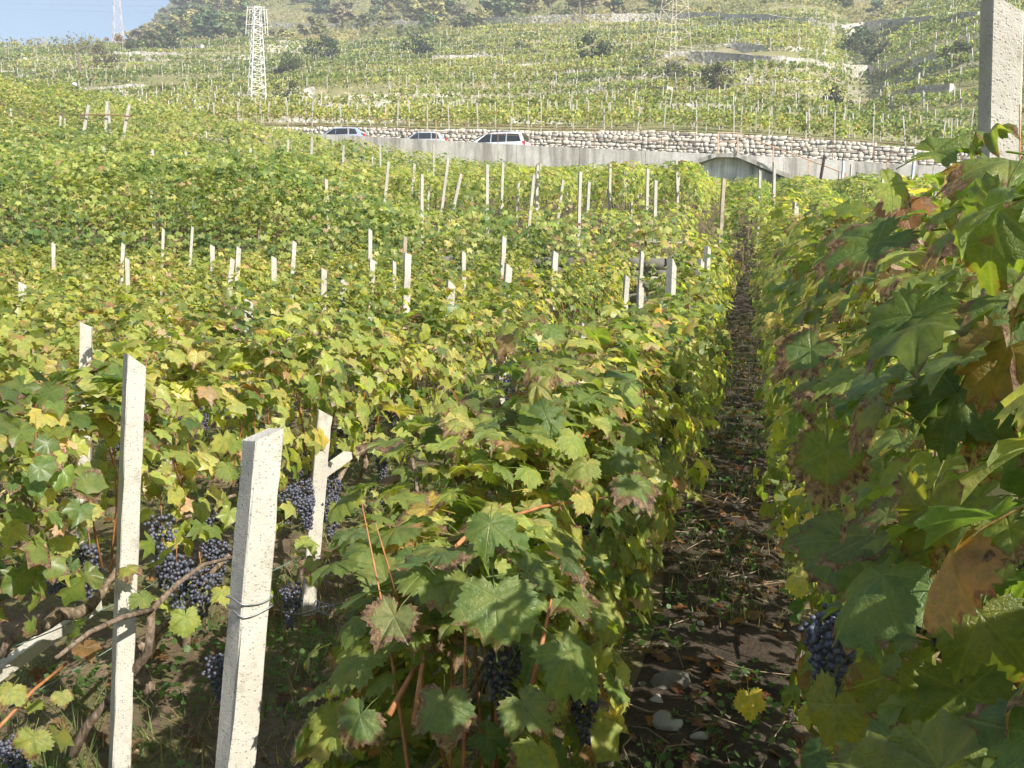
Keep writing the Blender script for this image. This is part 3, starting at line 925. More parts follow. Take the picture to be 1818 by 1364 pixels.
def mass(name, T, pos, X, Y, Z, s, col, mat, parent=None, rs=rng, detail=True):
    """many leaves as one mesh"""
    n = len(pos); idx = rs.integers(len(T), size=n)
    Vs, Fs, Cs, ve, ri = [], [], [], [], []; nb = 0
    for k, (tv, tf, tve, tri) in enumerate(T):
        j = np.where(idx == k)[0]
        if len(j) == 0: continue
        m = len(tv)
        P = pos[j][:, None, :] + s[j][:, None, None] * (tv[None, :, 0:1] * X[j][:, None, :] + tv[None, :, 1:2] * Y[j][:, None, :] + tv[None, :, 2:3] * Z[j][:, None, :])
        Vs.append(P.reshape(-1, 3))
        Fs.append((tf[None] + (nb + np.arange(len(j)) * m)[:, None, None]).reshape(-1, 3))
        Cs.append(np.repeat(np.column_stack([col[j], np.ones(len(j))]), m, 0))
        if detail: ve.append(np.tile(tve, len(j))); ri.append(np.tile(tri, len(j)))
        nb += len(j) * m
    at_ = {'col': ('FLOAT_COLOR', np.concatenate(Cs))}
    if detail: at_['vein'] = ('FLOAT', np.concatenate(ve)); at_['rim'] = ('FLOAT', np.concatenate(ri))
    o = link(name, np_mesh(name, np.concatenate(Vs), np.concatenate(Fs), mat, False, at_), parent)
    o['kind'] = 'stuff'
    return o

GREEN = np.array([(.128, .182, .050), (.100, .160, .053), (.160, .208, .053), (.145, .196, .047)])
LIME = np.array([(.290, .325, .088), (.350, .365, .122), (.250, .295, .080)])
YEL = np.array([(.42, .37, .12), (.38, .35, .11), (.48, .43, .19)])
BRN = np.array([(.30, .18, .09), (.38, .27, .16), (.20, .11, .06), (.42, .30, .20)])
def leaf_cols(n, rs, g=.45, l=.38, y=.09, b=.08):
    k = rs.choice(4, size=n, p=np.array([g, l, y, b]) / (g + l + y + b))
    out = np.zeros((n, 3))
    for i, P in enumerate((GREEN, LIME, YEL, BRN)):
        j = k == i
        out[j] = P[rs.integers(len(P), size=j.sum())]
    return np.clip(out * rs.uniform(.8, 1.22, (n, 1)) * rs.uniform(.93, 1.07, (n, 3)), 0, 1)

def clump_cols(x, y, z, rs, mix, freq=1.6):
    n = len(x); g, l, yl, br = mix
    k = vnoise(x * freq + z * 1.3, y * freq - z * 1.1 + 9) * .75 + vnoise(x * freq * 3.1, y * freq * 3.1 + z * 4) * .25
    a = leaf_cols(n, rs, g * 1.7, l * .45, yl * .4, br * .6)
    b = leaf_cols(n, rs, g * .5, l * 1.5, yl * .9, br * .5)
    c = leaf_cols(n, rs, g * .6, l * 1.1, yl * 2.2, br * 1.7)
    return np.where((k < .47)[:, None], a, np.where((k < .68)[:, None], b, c))
# ------------------------------------------------------------------ posts
POST_COUNT = [0]
def box_post(name, base, top, w, d, mat, label, group=None, slant=0.0, facing=0.0, cut=0):
    """square concrete post with a chamfered, slanting head; base and top are points on its axis"""
    base, top = Vector(base), Vector(top)
    root_loc = base
    z = (top - base); L = z.length; z.normalize()
    x = Vector((math.cos(facing), math.sin(facing), 0)); x = (x - z * x.dot(z)).normalized(); y = z.cross(x)
    V = []; c = 0.12
    ring = [(-1 + c, -1), (1 - c, -1), (1, -1 + c), (1, 1 - c), (1 - c, 1), (-1 + c, 1), (-1, 1 - c), (-1, -1 + c)]
    NS = 14; hs = [L * i / NS for i in range(NS + 1)]; bow = random.uniform(-.008, .008)
    for i, h in enumerate(hs):
        jit = bow * math.sin(math.pi * i / NS)
        for a, b_ in ring:
            dz = 0
            if i == NS: dz = -slant * (a * .5 + .5) if cut == 0 else (-slant * max(0, -a - 0.0) - .25 * slant * (b_ * .5 + .5))
            q = 1 - (random.random() ** 6) * .16 - random.uniform(0, .03)          # chipped arrises
            V.append(x * (a * q * w / 2 + jit) + y * (b_ * q * d / 2) + z * (h + dz))
    n = 8; Fc = [tuple(range(n))[::-1], tuple(NS * n + i for i in range(n))]
    for i in range(NS):
        for j in range(n): Fc.append((i * n + j, i * n + (j + 1) % n, (i + 1) * n + (j + 1) % n, (i + 1) * n + j))
    o = MB().add(V, Fc).build(name, mat, None, loc=root_loc)
    tag(o, label, 'post', group)
    POST_COUNT[0] += 1
    return o

POSTS = []
def seen_post(pt, pb, depth, w, label, group=None, depth_b=None, slant=.05, facing=.35, mat=None, cut=0):
    top = at(pt[0], pt[1], depth); low = at(pb[0], pb[1], depth_b or depth)
    d = (low - top); k = 1.0
    if pt != (577, 728): POSTS.append((top.x, top.y, min(low.z, top.z - .2)))
    p = low.copy()
    for _ in range(200):
        if p.z <= gz(p.x, p.y) - 0.08: break
        p = p + d.normalized() * 0.03
    if p.z < gz(p.x, p.y) - 0.3: p.z = gz(p.x, p.y) - 0.2
    return box_post('concrete_post', p, top, w, w, mat or M['post_concrete'], label, group, slant, facing, cut)

G1 = 'concrete posts of the near vine rows'
near_post = seen_post((469, 757), (420, 1364), 2.3, .074, 'thick speckled concrete post with wire twisted round its middle', G1, 2.22, .032, .72, None, 1)
seen_post((240, 628), (212, 1364), 3.45, .066, 'pale concrete post with a slanted top beside the hanging grapes', G1, 3.38, .045, .62)
seen_post((153, 573), (145, 1040), 6.1, .072, 'slim concrete post standing behind the one beside the grapes', G1, 6.0, .03, .25)
seen_post((577, 728), (544, 1120), 5.0, .075, 'concrete post with its bare foot on open soil behind the thick speckled post', G1, 4.95, .03, .3)
seen_post((442, 530), (440, 592), 8.4, .072, 'lone slanted concrete post above the third row of vines', G1, None, .04, .25)
seen_post((801, 497), (797, 560), 9.2, .078, 'wide concrete post with a notched slanted top in mid field', G1, None, .06, .3)
seen_post((903, 467), (900, 520), 10.4, .074, 'concrete post with a sharply slanted top near the field middle', G1, None, .06, .3)
seen_post((724, 449), (721, 520), 11.0, .076, 'broad concrete post touching a thin grey stake', G1, None, .02, .3)
seen_post((719, 419), (718, 500), 13.5, .05, 'thin grey stake rising behind a broad concrete post', G1, None, .02, .3, M['post_wood'])
seen_post((1193, 459), (1189, 540), 10.6, .085, 'grey concrete post with a slanted top in the row left of the path', G1, None, .09, .8)
seen_post((1244, 460), (1241, 500), 13.0, .08, 'short concrete post paired with a taller one beside the path', G1, None, .05, .8)
seen_post((1256, 437), (1252, 500), 13.8, .08, 'taller of the two paired concrete posts beside the path', G1, None, .05, .8)
seen_post((1779, -6), (1772, 330), 2.6, .082, 'bright concrete post rising above the big leaves of the tall vine row', G1, None, .05, -.08, None, 0)
G2 = 'pale post tips standing out of the near vines'
for i, (a, b_, d, w) in enumerate([((661, 459), (659, 500), 13.0, .07), ((575, 475), (574, 505), 12.0, .07), ((610, 489), (609, 525), 11.3, .07), ((486, 454), (486, 500), 13.0, .07),
        ((424, 437), (422, 470), 15.0, .07), ((413, 457), (410, 490), 14.0, .07), ((377, 434), (377, 460), 15.5, .07), ((657, 406), (657, 440), 17.0, .07), ((895, 419), (894, 440), 16.0, .07),
        ((523, 427), (522, 445), 16.5, .07), ((219, 431), (218, 455), 16.5, .06), ((226, 457), (227, 490), 14.5, .06), ((290, 404), (289, 430), 18.0, .05), ((40, 501), (40, 540), 10.5, .08),
        ((303, 556), (302, 640), 7.6, .04), ((986, 445), (984, 480), 12.6, .07), ((1113, 488), (1110, 530), 11.5, .06), ((1037, 572), (1035, 610), 7.5, .06), ((1137, 505), (1136, 560), 10.2, .06), ((342, 401), (341, 415), 18, .05), ((823, 445), (823, 460), 14.5, .06), ((700, 462), (700, 490), 13.6, .05), ((1140, 445), (1138, 480), 14, .05), ((95, 430), (95, 450), 16.5, .06)]):
    seen_post(a, b_, d, w, 'pale concrete post tip poking out of the leafy near vine rows', G2, None, .04, .3)
G3 = 'posts standing in the upper field'
uf = [((690, 287), (680, 392), 26.0, 'long post leaning to the right beside yellow vine leaves'), ((604, 314), (603, 345), 27.0, None), ((796, 279), (783, 382), 26.5, 'tallest leaning post of the upper field'),
      ((819, 308), (802, 383), 25.0, 'stout leaning post next to the tallest leaning post'), ((865, 291), (865, 408), 24.0, 'straight post standing at the edge of the bare grass patch'), ((893, 289), (889, 400), 27.5, None), ((948, 309), (939, 404), 24.0, 'leaning post with a white bag at its foot'),
      ((921, 320), (917, 388), 28.5, None), ((1000, 319), (994, 365), 26.0, None), ((1046, 322), (1041, 405), 25.5, None), ((1150, 299), (1148, 400), 25.0, None), ((1164, 319), (1161, 440), 22.0, 'slim post carrying a pale crossbar near the terrace wall'),
      ((1285, 316), (1277, 450), 20.5, 'tall wooden post standing above the paired posts by the path'), ((1349, 302), (1346, 380), 27, None), ((1375, 288), (1372, 400), 25.0, 'tall pale post before the right slope of the portal hood'), ((1498, 285), (1494, 330), 38.0, 'white metal post in front of the concrete wall'),
      ((1625, 268), (1618, 330), 32.0, 'blue-grey metal post in front of the concrete wall'), ((1464, 276), (1455, 330), 38.0, 'dark thin stake leaning before the concrete wall'), ((610, 258), (609, 285), 40, None), ((554, 243), (553, 280), 36.0, None), ((675, 255), (675, 275), 42, None), ((512, 247), (511, 262), 38, None), ((271, 265), (272, 295), 31, None), ((225, 275), (224, 295), 30, None), ((736, 290), (733, 330), 30, None), ((762, 330), (758, 385), 28, None), ((770, 255), (770, 275), 45, None), ((1110, 292), (1109, 330), 32, None), ((1205, 305), (1203, 360), 30, None), ((960, 290), (959, 310), 40, None), ((1055, 293), (1054, 310), 40, None), ((445, 262), (444, 282), 34, None), ((45, 262), (45, 282), 32, None), ((185, 262), (185, 280), 33, None), ((108, 205), (106, 235), 46, None), ((330, 268), (330, 290), 32, None)]
for i, (a, b_, d, lab) in enumerate(uf):
    mat = M['post_far']
    if lab and 'metal' in lab: mat = M['metal_grey']
    if lab and 'dark' in lab: mat = M['black_wood']
    if lab and 'wooden' in lab: mat = M['post_wood']
    o = seen_post(a, b_, d, .075 if d < 30 else .085, lab or 'thin pale post among the vines of the upper field', G3, None, .03, .2, mat)
    if lab and 'crossbar' in lab:
        MB().bar(at(1118, 428, 21.9) - o.location, at(1235, 431, 21.9) - o.location, .03, .035).build('crossbar', M['post_far'], o)
G4 = 'leaning posts of the pergola'
pl = [((158, 186), (149, 236), 43, 'leftmost leaning pergola post above the left foliage'), ((191, 180), (187, 238), 43, 'pergola post whose tip meets another to form a narrow A'), ((190, 181), (196, 238), 43.6, 'pergola post closing the narrow A shape from the other side'), ((230, 186), (220, 238), 43, 'pergola post at the end of the rusty pole, leaning outward')]
for a, b_, d, lab in pl: seen_post(a, b_, d, .13, lab, G4, None, .02, .2, M['post_far'])
o = MB().tube([at(140, 204, 42.8), at(196, 204, 42.8), at(232, 207, 42.8)], .03, 6).build('rusty_pole', M['rust'])
tag(o, 'thin rusty pole lashed across the leaning pergola posts', 'pole')

def odds():
    r = empty('white_bag', at(951, 402, 23.9), 'small white plastic bag slumped at the foot of a leaning post', 'bag')
    g = gz(r.location.x, r.location.y); r.location.z = g
    V, Fc = stone_blob(np.random.default_rng(5), 2)
    V = V * np.array([.10, .09, .17]) + np.array([0, 0, .16]); V[:, 0] *= 1 - .35 * np.clip((V[:, 2] - .15) / .2, 0, 1)
    link('bag_body', np_mesh('bag_body', V, Fc, M['white_plastic'], True), r)
    MB().tube([(0, 0, .26), (.03, 0, .33), (.05, .01, .35)], [.05, .02, .03], 7).build('bag_neck', M['white_plastic'], r, True)
    for dd in np.arange(38, 64, .25):
        p = at(132, 166, dd); z0 = gz(p.x, p.y)
        if z0 > p.z - .8: break
    r = empty('tool_stand', (p.x, p.y, z0), 'dark open wooden stand with a white bundle on top among the vines', 'stand')
    h = p.z - z0
    for sx in (-.17, .17): MB().bar((sx * .6, 0, -.1), (sx * .6, 0, h), .07).bar((sx * 1.15, 0, h - .1), (sx * .85, 0, h + .38), .10).build('upright', M['black_wood'], r)
    MB().bar((-.22, 0, h - .1), (.22, 0, h - .1), .08).build('crossbar', M['black_wood'], r)
    MB().bar((-.2, 0, h + .36), (.2, 0, h + .36), .08).build('crossbar', M['black_wood'], r)
    V, Fc = stone_blob(np.random.default_rng(8), 2)
    link('bundle', np_mesh('bundle', V * np.array([.17, .15, .15]) + np.array([.03, 0, h + .52]), Fc, M['white_plastic'], True), r)
odds()

# ------------------------------------------------------------------ vines of the near field, one by one
def canopy(rs, u0, v0, n, zc, a, b, lowfrac, half, size, bare_end=0.0, top_bias=0.0):
    """leaf positions in row coordinates (du, dv, h) with outward normals"""
    ph = rs.uniform(-.25 * math.pi, 1.25 * math.pi, n)
    if top_bias: ph = np.where(rs.random(n) < top_bias, rs.uniform(.12 * math.pi, .88 * math.pi, n), ph)
    rho = rs.beta(5, 1.6, n) * 1.12
    dv = rs.uniform(-half, half, n)
    bump = 1 + .34 * (vnoise((v0 + dv) * 2.1 + u0 * 7, ph * 1.2 + 5) - .5) * 2
    du = a * np.cos(ph) * rho * bump; h = zc + b * np.sin(ph) * rho * bump
    lo = rs.random(n) < lowfrac
    h = np.where(lo, rs.uniform(.25, max(.3, zc - b * .4), n), h)
    out = np.stack([np.cos(ph) * np.sign(rho), np.zeros(n), np.sin(ph) * .9], 1)
    return du, dv, h, out

VINES = []
def vine(u, v, spec, label, group, nobj, nmass, hi, seed, dens_seen=True):
    rs = np.random.default_rng(seed)
    zc, a, b, lowfrac, size, mixc = spec['zc'], spec['a'], spec['b'], spec.get('low', .06), spec['size'], spec['mix']
    bx, by = uv(u, v); bz = gz(bx, by)
    root = empty('grape_vine', (bx, by, bz), label, 'vine', group)
    VINES.append((root, u, v, spec))
    nmass = int(nmass * (1.75 if abs(v) < 9 else 1.25))
    n = nobj + nmass
    du, dv, h, out = canopy(rs, u, v, int(n * 1.15), zc, a, b, lowfrac, spec.get('half', .56), size, top_bias=spec.get('top', 0))
    n = len(du)
    if v > 2.6 or u < -1.5:
        hm = rs.uniform(.90, 1.10); h = zc - b + (h - zc + b) * hm
        # long shoots standing or arching out of the canopy, leaves set along them
        ns = int(n * spec.get('shoot', .16)); k_sh = rs.integers(0, 5, ns)
        su, sv, sh_, sl = rs.normal(0, .18, 5), rs.uniform(-.5, .5, 5), rs.uniform(.02, .24, 5), rs.normal(0, .22, 5)
        f = rs.random(ns)
        du[:ns] = su[k_sh] + sl[k_sh] * f + rs.normal(0, .03, ns); dv[:ns] = sv[k_sh] + rs.normal(0, .05, ns)
        h[:ns] = zc + b * .7 + (b * .3 + sh_[k_sh]) * f
        out[:ns] = np.stack([rs.normal(0, .7, ns), rs.normal(0, .4, ns), np.full(ns, .5)], 1)
    if u > 0:
        cap = np.interp(v + dv, [0, 1, 1.6, 2.6, 6], [1.86, 1.95, 2.02, 2.06, 2.12]) + rs.normal(0, .04, n)
        h = np.where(h > cap, cap - rs.random(n) * .8, h)
    x, y = uv(u + du, v + dv)
    zz = ground(x, y) * .5 + bz * .5 + h
    P = np.stack([x, y, zz], 1)
    ox, oy = out[:, 0] * CA + out[:, 1] * SA, -out[:, 0] * SA + out[:, 1] * CA
    Nn = np.stack([ox, oy, out[:, 2]], 1) * 1.0 + np.array([0, 0, .55]) + rs.normal(0, spec.get('rough', .42), (n, 3))
    # leaves turn a little to the light
    Nn += np.array(sun_dir[:]) * spec.get('sunward', .35)
    tip = np.stack([ox * .5, oy * .5, -np.ones(n) * .9], 1) + rs.normal(0, .45, (n, 3))
    X, Y, Z = frames(Nn, tip)
    S = size * (.42 + .72 * rs.beta(1.8, 1.4, n))
    C = clump_cols(x, y, zz, rs, mixc)
    keep = (np.linalg.norm(P - np.array([0, 0, CZ]), axis=1) > spec.get('clear', .62)) & (np.abs(du) < a * 1.9)
    for qx, qy, qz in POSTS:                                       # growers keep the post heads clear
        if abs(qx - bx) < 1.2 and abs(qy - by) < 1.2: keep &= ~((np.hypot(P[:, 0] - qx, P[:, 1] - qy) < .19) & (P[:, 2] > qz))
    if spec.get('path_clear') is not None:
        pu = spec['path_clear']; side = u + du
        keep &= (side > pu) if u > 0 else (side < pu)
    P, X, Y, Z, S, C = P[keep], X[keep], Y[keep], Z[keep], S[keep], C[keep]
    n = len(P)
    # singles: the leaves that show largest from the path (outermost, towards the viewer)
    view = np.array([0, 0, CZ]) - P; dist = np.linalg.norm(view, axis=1)
    c0 = np.array([bx, by, bz + zc])
    score = ((P - c0) * (view / dist[:, None])).sum(1) + .35 * (P[:, 2] - c0[2]) + rs.normal(0, .05, n)
    order = np.argsort(-score)
    no = min(nobj, n)
    meshes = HI_ME if hi else MID_ME
    for i in order[:no]:
        o = bpy.data.objects.new('leaf', meshes[rs.integers(len(meshes))])
        o.parent = root
        s = float(S[i]); p = P[i] - np.array([bx, by, bz])
        o.matrix_basis = Matrix(((X[i][0] * s, Y[i][0] * s, Z[i][0] * s, p[0]), (X[i][1] * s, Y[i][1] * s, Z[i][1] * s, p[1]), (X[i][2] * s, Y[i][2] * s, Z[i][2] * s, p[2]), (0, 0, 0, 1)))
        o.color = (*C[i], 1)
        COL.objects.link(o)
    r = order[no:]
    if len(r):
        mass('foliage', MID if hi else LOW, P[r] - np.array([bx, by, bz]), X[r], Y[r], Z[r], S[r], C[r], M['leaf_mass'], root, rs)
    # trunk and canes
    lean = rs.normal(0, .06, 2); kx = rs.uniform(-.05, .05, (5, 2))
    hh = max(.45, zc - b * .75)
    pts = [(kx[i][0] + lean[0] * i, kx[i][1] + lean[1] * i, -.05 + (hh + .05) * i / 4) for i in range(5)]
    pts[0] = (0, 0, -.05)
    tr = MB().tube(pts, [.026, .019, .017, .018, .014], 6)
    e = pts[-1]
    for sg in (-1, 1):
        q = [e]
        for j in range(1, 4):
            q.append((e[0] + sg * SA * .17 * j + rs.normal(0, .012), e[1] + sg * CA * .17 * j + rs.normal(0, .012), e[2] + .05 * j - .012 * j * j + rs.normal(0, .01)))
        tr.tube(q, [.012, .010, .009, .007], 5)
    tr.build('trunk', M['vine_bark'], root, True)
    for j in range(spec.get('canes', 3) if not (u > 0 and v < 1.6) else 0):
        s0 = rs.uniform(-.45, .45); du0 = rs.normal(0, .04)
        p0 = np.array([s0 * SA + du0 * CA, s0 * CA - du0 * SA, hh + rs.uniform(-.05, .1)])
        cs = .04 if u > 0 else .13
        d = np.array([rs.normal(0, cs), rs.normal(0, cs), 1.0]); L = (zc + b - hh) * rs.uniform(.65, 1.0)
        bend = np.array([rs.normal(0, cs), rs.normal(0, cs), 0])
        q = [p0 + d * L * f + bend * L * f * f for f in (0, .33, .66, 1.0)]
        MB().tube(q, [.0055, .0045, .0032, .0012], 5).build('cane', M['cane'], root, True)
    return root

NTH = 'first second third fourth fifth sixth seventh eighth ninth tenth eleventh twelfth thirteenth fourteenth fifteenth sixteenth seventeenth eighteenth nineteenth twentieth twenty-first twenty-second twenty-third twenty-fourth twenty-fifth twenty-sixth twenty-seventh twenty-eighth twenty-ninth thirtieth'.split()
MIXG = (.48, .43, .04, .05); MIXL = (.36, .53, .055, .055); MIXY = (.24, .56, .13, .07); MIXD = (.66, .24, .04, .06)
TALL = dict(shoot=.0, zc=1.12, a=.40, b=1.02, size=.082, mix=(.66, .24, .05, .05), low=.10, clear=.66, path_clear=.14, canes=5, rough=.36, sunward=.2, half=.58)
EDGE = dict(shoot=.07, zc=.86, a=.36, b=.50, size=.088, mix=(.50, .40, .05, .05), low=.12, canes=5, path_clear=-.36, rough=.40, half=.56)
ROW2 = dict(zc=.95, a=.38, b=.42, size=.078, mix=MIXL, low=.10, canes=6, top=.25)
ROWN = dict(zc=.93, a=.35, b=.43, size=.074, mix=MIXL, low=.12, canes=3, top=.3)
U_R, U_M = 0.58, -0.74
LAB_R = {0: 'tall vine with huge red-edged leaves crowding the path edge', 1: 'tall vine carrying dark grapes low down beside the bright post', 2: 'tall leafy vine just behind the bright post'}
k = 0
for v in np.arange(-3.2, 21, 1.0):
    d = abs(v)
    sp = dict(TALL); jit = float(rng.normal(0, .04))
    if v > 4: sp['path_clear'] = .10
    if v > 6: sp['path_clear'] = .0; sp['a'] = .42; sp['mix'] = MIXG
    if v > 9: sp['zc'] = .98; sp['b'] = .85; sp['mix'] = MIXL
    if v < 0.2: no, nm, hi = 0, 260, False
    elif v < 3.2: no, nm, hi = 290, 130, True
    elif v < 5.5: no, nm, hi = 170, 160, False
    elif v < 10: no, nm, hi = 70, 190, False
    else: no, nm, hi = 20, 190, False
    lab = f'{NTH[int(v)]} tall vine of the row along the right edge of the path' if v > 3 else ''
    if 0.2 <= v < 3.2: lab = LAB_R[min(2, int(v))]
    elif v < 0.2: lab = 'tall vine of the path-edge row beside the viewer, outside the picture'
    vine(U_R + jit, v, sp, lab, 'tall vines along the right edge of the path', no, nm, hi, 100 + k); k += 1
LAB_M = ['vine at the row end with large dappled green leaves and orange canes', 'second vine of the row left of the path, behind the dappled row end', 'third vine of the row left of the path, its top in full sun']
k = 0
for i, v in enumerate([2.25, 3.1, 4.05, 5.0, 6.0, 7.0, 8.0, 9.0, 10.0, 11.0, 12.0, 13.0, 14.0, 15.0, 16.0, 17.0, 18.0]):
    sp = dict(EDGE)
    u = U_M + (.10 if i == 0 else 0.0)
    if i == 0: sp.update(half=.36, zc=.78, b=.52, a=.37, low=.22, size=.090, mix=(.66, .26, .03, .05), canes=9)
    if i == 1: sp.update(mix=(.55, .35, .05, .05), zc=.86, size=.086)
    if v > 3.6: sp['path_clear'] = -.28
    if v > 5.5: sp['path_clear'] = -.13; sp['a'] = .44; sp['mix'] = MIXL; sp['b'] = .42; sp['zc'] = .86
    if v < 3.6: no, nm, hi = 285, 90, True
    elif v < 5.5: no, nm, hi = 190, 110, False
    elif v < 10: no, nm, hi = 80, 150, False
    else: no, nm, hi = 25, 160, False
    vine(u, v, sp, LAB_M[i] if i < 3 else f'{NTH[i]} vine of the row along the left edge of the path', 'vines along the left edge of the path', no, nm, hi, 200 + i)
ORD = {1: 'second', 2: 'third', 3: 'fourth', 4: 'fifth', 5: 'sixth', 6: 'seventh', 7: 'eighth', 8: 'ninth', 9: 'tenth'}
sd = 300
LAB_2 = {0: 'vine with a twisted bare arm on a pale strut at the lower left', 1: 'vine hung with long blue-black grape bunches beside two posts', 2: 'vine with grape bunches showing right of the thick speckled post'}
for kk in range(1, 10):
    u = -2.45 - 1.78 * (kk - 1)
    vmin = abs(u) / math.tan(R(41.3)) - .6
    cnt = 0
    if kk == 1: vmin = 3.0
    for v in np.arange(vmin, 18.4, 1.0):
        v = float(v)
        sp = dict(ROW2 if kk == 1 else ROWN)
        m = vnoise(u * .35 + 3, v * .22)
        sp['mix'] = MIXL if m < .55 else (MIXY if m < .72 else MIXG)
        if kk == 1 and cnt in (0, 1): sp['low'] = .03
        dist = math.hypot(u, v)
        if dist < 5.2: no, nm, hi = 230, 60, False
        elif dist < 7.5: no, nm, hi = 110, 130, False
        elif dist < 11: no, nm, hi = 55, 170, False
        else: no, nm, hi = 18, 190, False
        lab = LAB_2.get(cnt) if kk == 1 else None
        if not lab: lab = f'{NTH[cnt]} vine from the near end of the {ORD[kk]} row left of the path'
        vine(u + float(rng.normal(0, .05)), v, sp, lab or f'low leafy vine in the {ORD[kk]} row left of the path', f'vines in the {ORD[kk]} row left of the path', no, nm, hi, sd); sd += 1
        cnt += 1

# ------------------------------------------------------------------ grapes
import bmesh
def ico(sub):
    bm = bmesh.new(); bmesh.ops.create_icosphere(bm, subdivisions=sub, radius=1.0)
    V = np.array([v.co[:] for v in bm.verts], np.float32); Fc = np.array([[v.index for v in f.verts] for f in bm.faces], np.int32); bm.free()
    return V, Fc
ICO1, ICO2 = ico(1), ico(2)
GRAPE_ME = np_mesh('grape', *ICO2, M['grape_skin'], True)
def bunch_points(rs, L, Rm, r):
    pts = []
    tries = 0
    while tries < 2600 and len(pts) < 130:
        tries += 1
        f = rs.random(); zz = -L * f
        R_ = Rm * (1 - .62 * f ** 1.4) * (1 if f > .08 else .6)
        if f < .35 and rs.random() < .25: R_ *= 1.35
        a = rs.uniform(0, 2 * math.pi); rr = R_ * math.sqrt(rs.uniform(.25, 1))
        p = np.array([rr * math.cos(a), rr * math.sin(a), zz])
        if all(((p - q) ** 2).sum() > (1.62 * r) ** 2 for q in pts): pts.append(p)
    return np.array(pts)
def nearest_vine(p):
    return min(VINES, key=lambda e: (e[0].location.x - p[0]) ** 2 + (e[0].location.y - p[1]) ** 2)[0]
BUNCH_ME = []
for i in range(6):
    rs = np.random.default_rng(500 + i)
    r = .0078; pts = bunch_points(rs, rs.uniform(.14, .22), rs.uniform(.038, .05), r)
    V, Fc = ICO1; Q = []; Fs = []
    for j, p in enumerate(pts): Q.append(V * r * rs.uniform(.82, 1.1) + p); Fs.append(Fc + j * len(V))
    st = MB().tube([(0, 0, .05), (0, 0, 0), (0, 0, -.05)], .003, 5)
    BUNCH_ME.append(np_mesh('grape_bunch', np.concatenate(Q), np.concatenate(Fs), M['grape_skin'], True))
def bunch(p, seed, single=False, sc=1.0, L=.18, Rm=.045):
    root = nearest_vine(p); loc = Vector(p) - root.location
    rs = np.random.default_rng(seed)
    if not single:
        o = link('grape_bunch', BUNCH_ME[seed % 6], root, loc); o.scale = (sc,) * 3; o.rotation_euler = (rs.normal(0, .1), rs.normal(0, .1), rs.uniform(0, 6))
        return
    st = MB().tube([(0, 0, .07), (.004, 0, .02), (0, 0, -L * .7)], .0022, 5).build('grape_bunch', M['cane'], root, True, loc)
    r = .0082
    for q in bunch_points(rs, L, Rm, r):
        o = bpy.data.objects.new('grape', GRAPE_ME); o.parent = st; o.location = q; s = r * rs.uniform(.85, 1.1); o.scale = (s, s, s * rs.uniform(1.0, 1.12)); COL.objects.link(o)
for i, (px, py, d, L, Rm) in enumerate([(285, 915, 3.85, .30, .056), (312, 985, 3.8, .24, .056), (355, 1010, 3.8, .20, .058), (158, 970, 3.95, .22, .05)]):
    bunch(at(px, py, d), 600 + i, True, 1, L, Rm)
bunch(at(1592, 1085, 1.42), 620, True, 1, .15, .042); bunch(at(1655, 1105, 1.5), 621, True, 1, .14, .04)
for i, (px, py, d) in enumerate([(318, 1000, 4.05), (360, 905, 4.25), (388, 960, 4.3), (75, 965, 4.4), (115, 1005, 4.5), (512, 860, 4.7), (540, 885, 4.7), (592, 880, 5.0), (385, 1165, 3.7), (520, 1035, 4.6), (22, 1315, 3.2), (618, 955, 5.2), (690, 880, 5.6), (935, 640, 6.6), (970, 665, 6.6), (905, 665, 6.5), (955, 600, 7.2), (1500, 1085, 1.75), (1470, 1100, 1.95), (1752, 975, 1.35), (1800, 985, 1.3), (1690, 1310, 1.5), (1640, 1230, 1.65), (1720, 1330, 1.45)]):
    bunch(at(px, py, d), 640 + i, False, 1.1)
rsB = np.random.default_rng(77)
for (root, u, v, spec) in VINES:
    d = math.hypot(u, v)
    if v > 1.5 and u < -1 and d < 12 and not (u > -3 and v < 4.4):
        for j in range(5 if d < 8 else 3):
            du, dv = rsB.choice([-1, 1]) * rsB.uniform(.05, .3), rsB.uniform(-.5, .5)
            x, y = uv(u + du, v + dv)
            bunch((x, y, gz(x, y) + rsB.uniform(.55, .78)), int(rsB.integers(1000, 9999)), False, rsB.uniform(.85, 1.15))
    elif v > 1.2 and -1 <= u and v < 9:
        for j in range(3):
            dv = rsB.uniform(-.5, .5); du = rsB.uniform(-.3, -.1) if u > 0 else rsB.uniform(.1, .3)
            x, y = uv(u + du, v + dv)
            bunch((x, y, gz(x, y) + rsB.uniform(.5, 1.0)), int(rsB.integers(1000, 9999)), False, rsB.uniform(.85, 1.1))

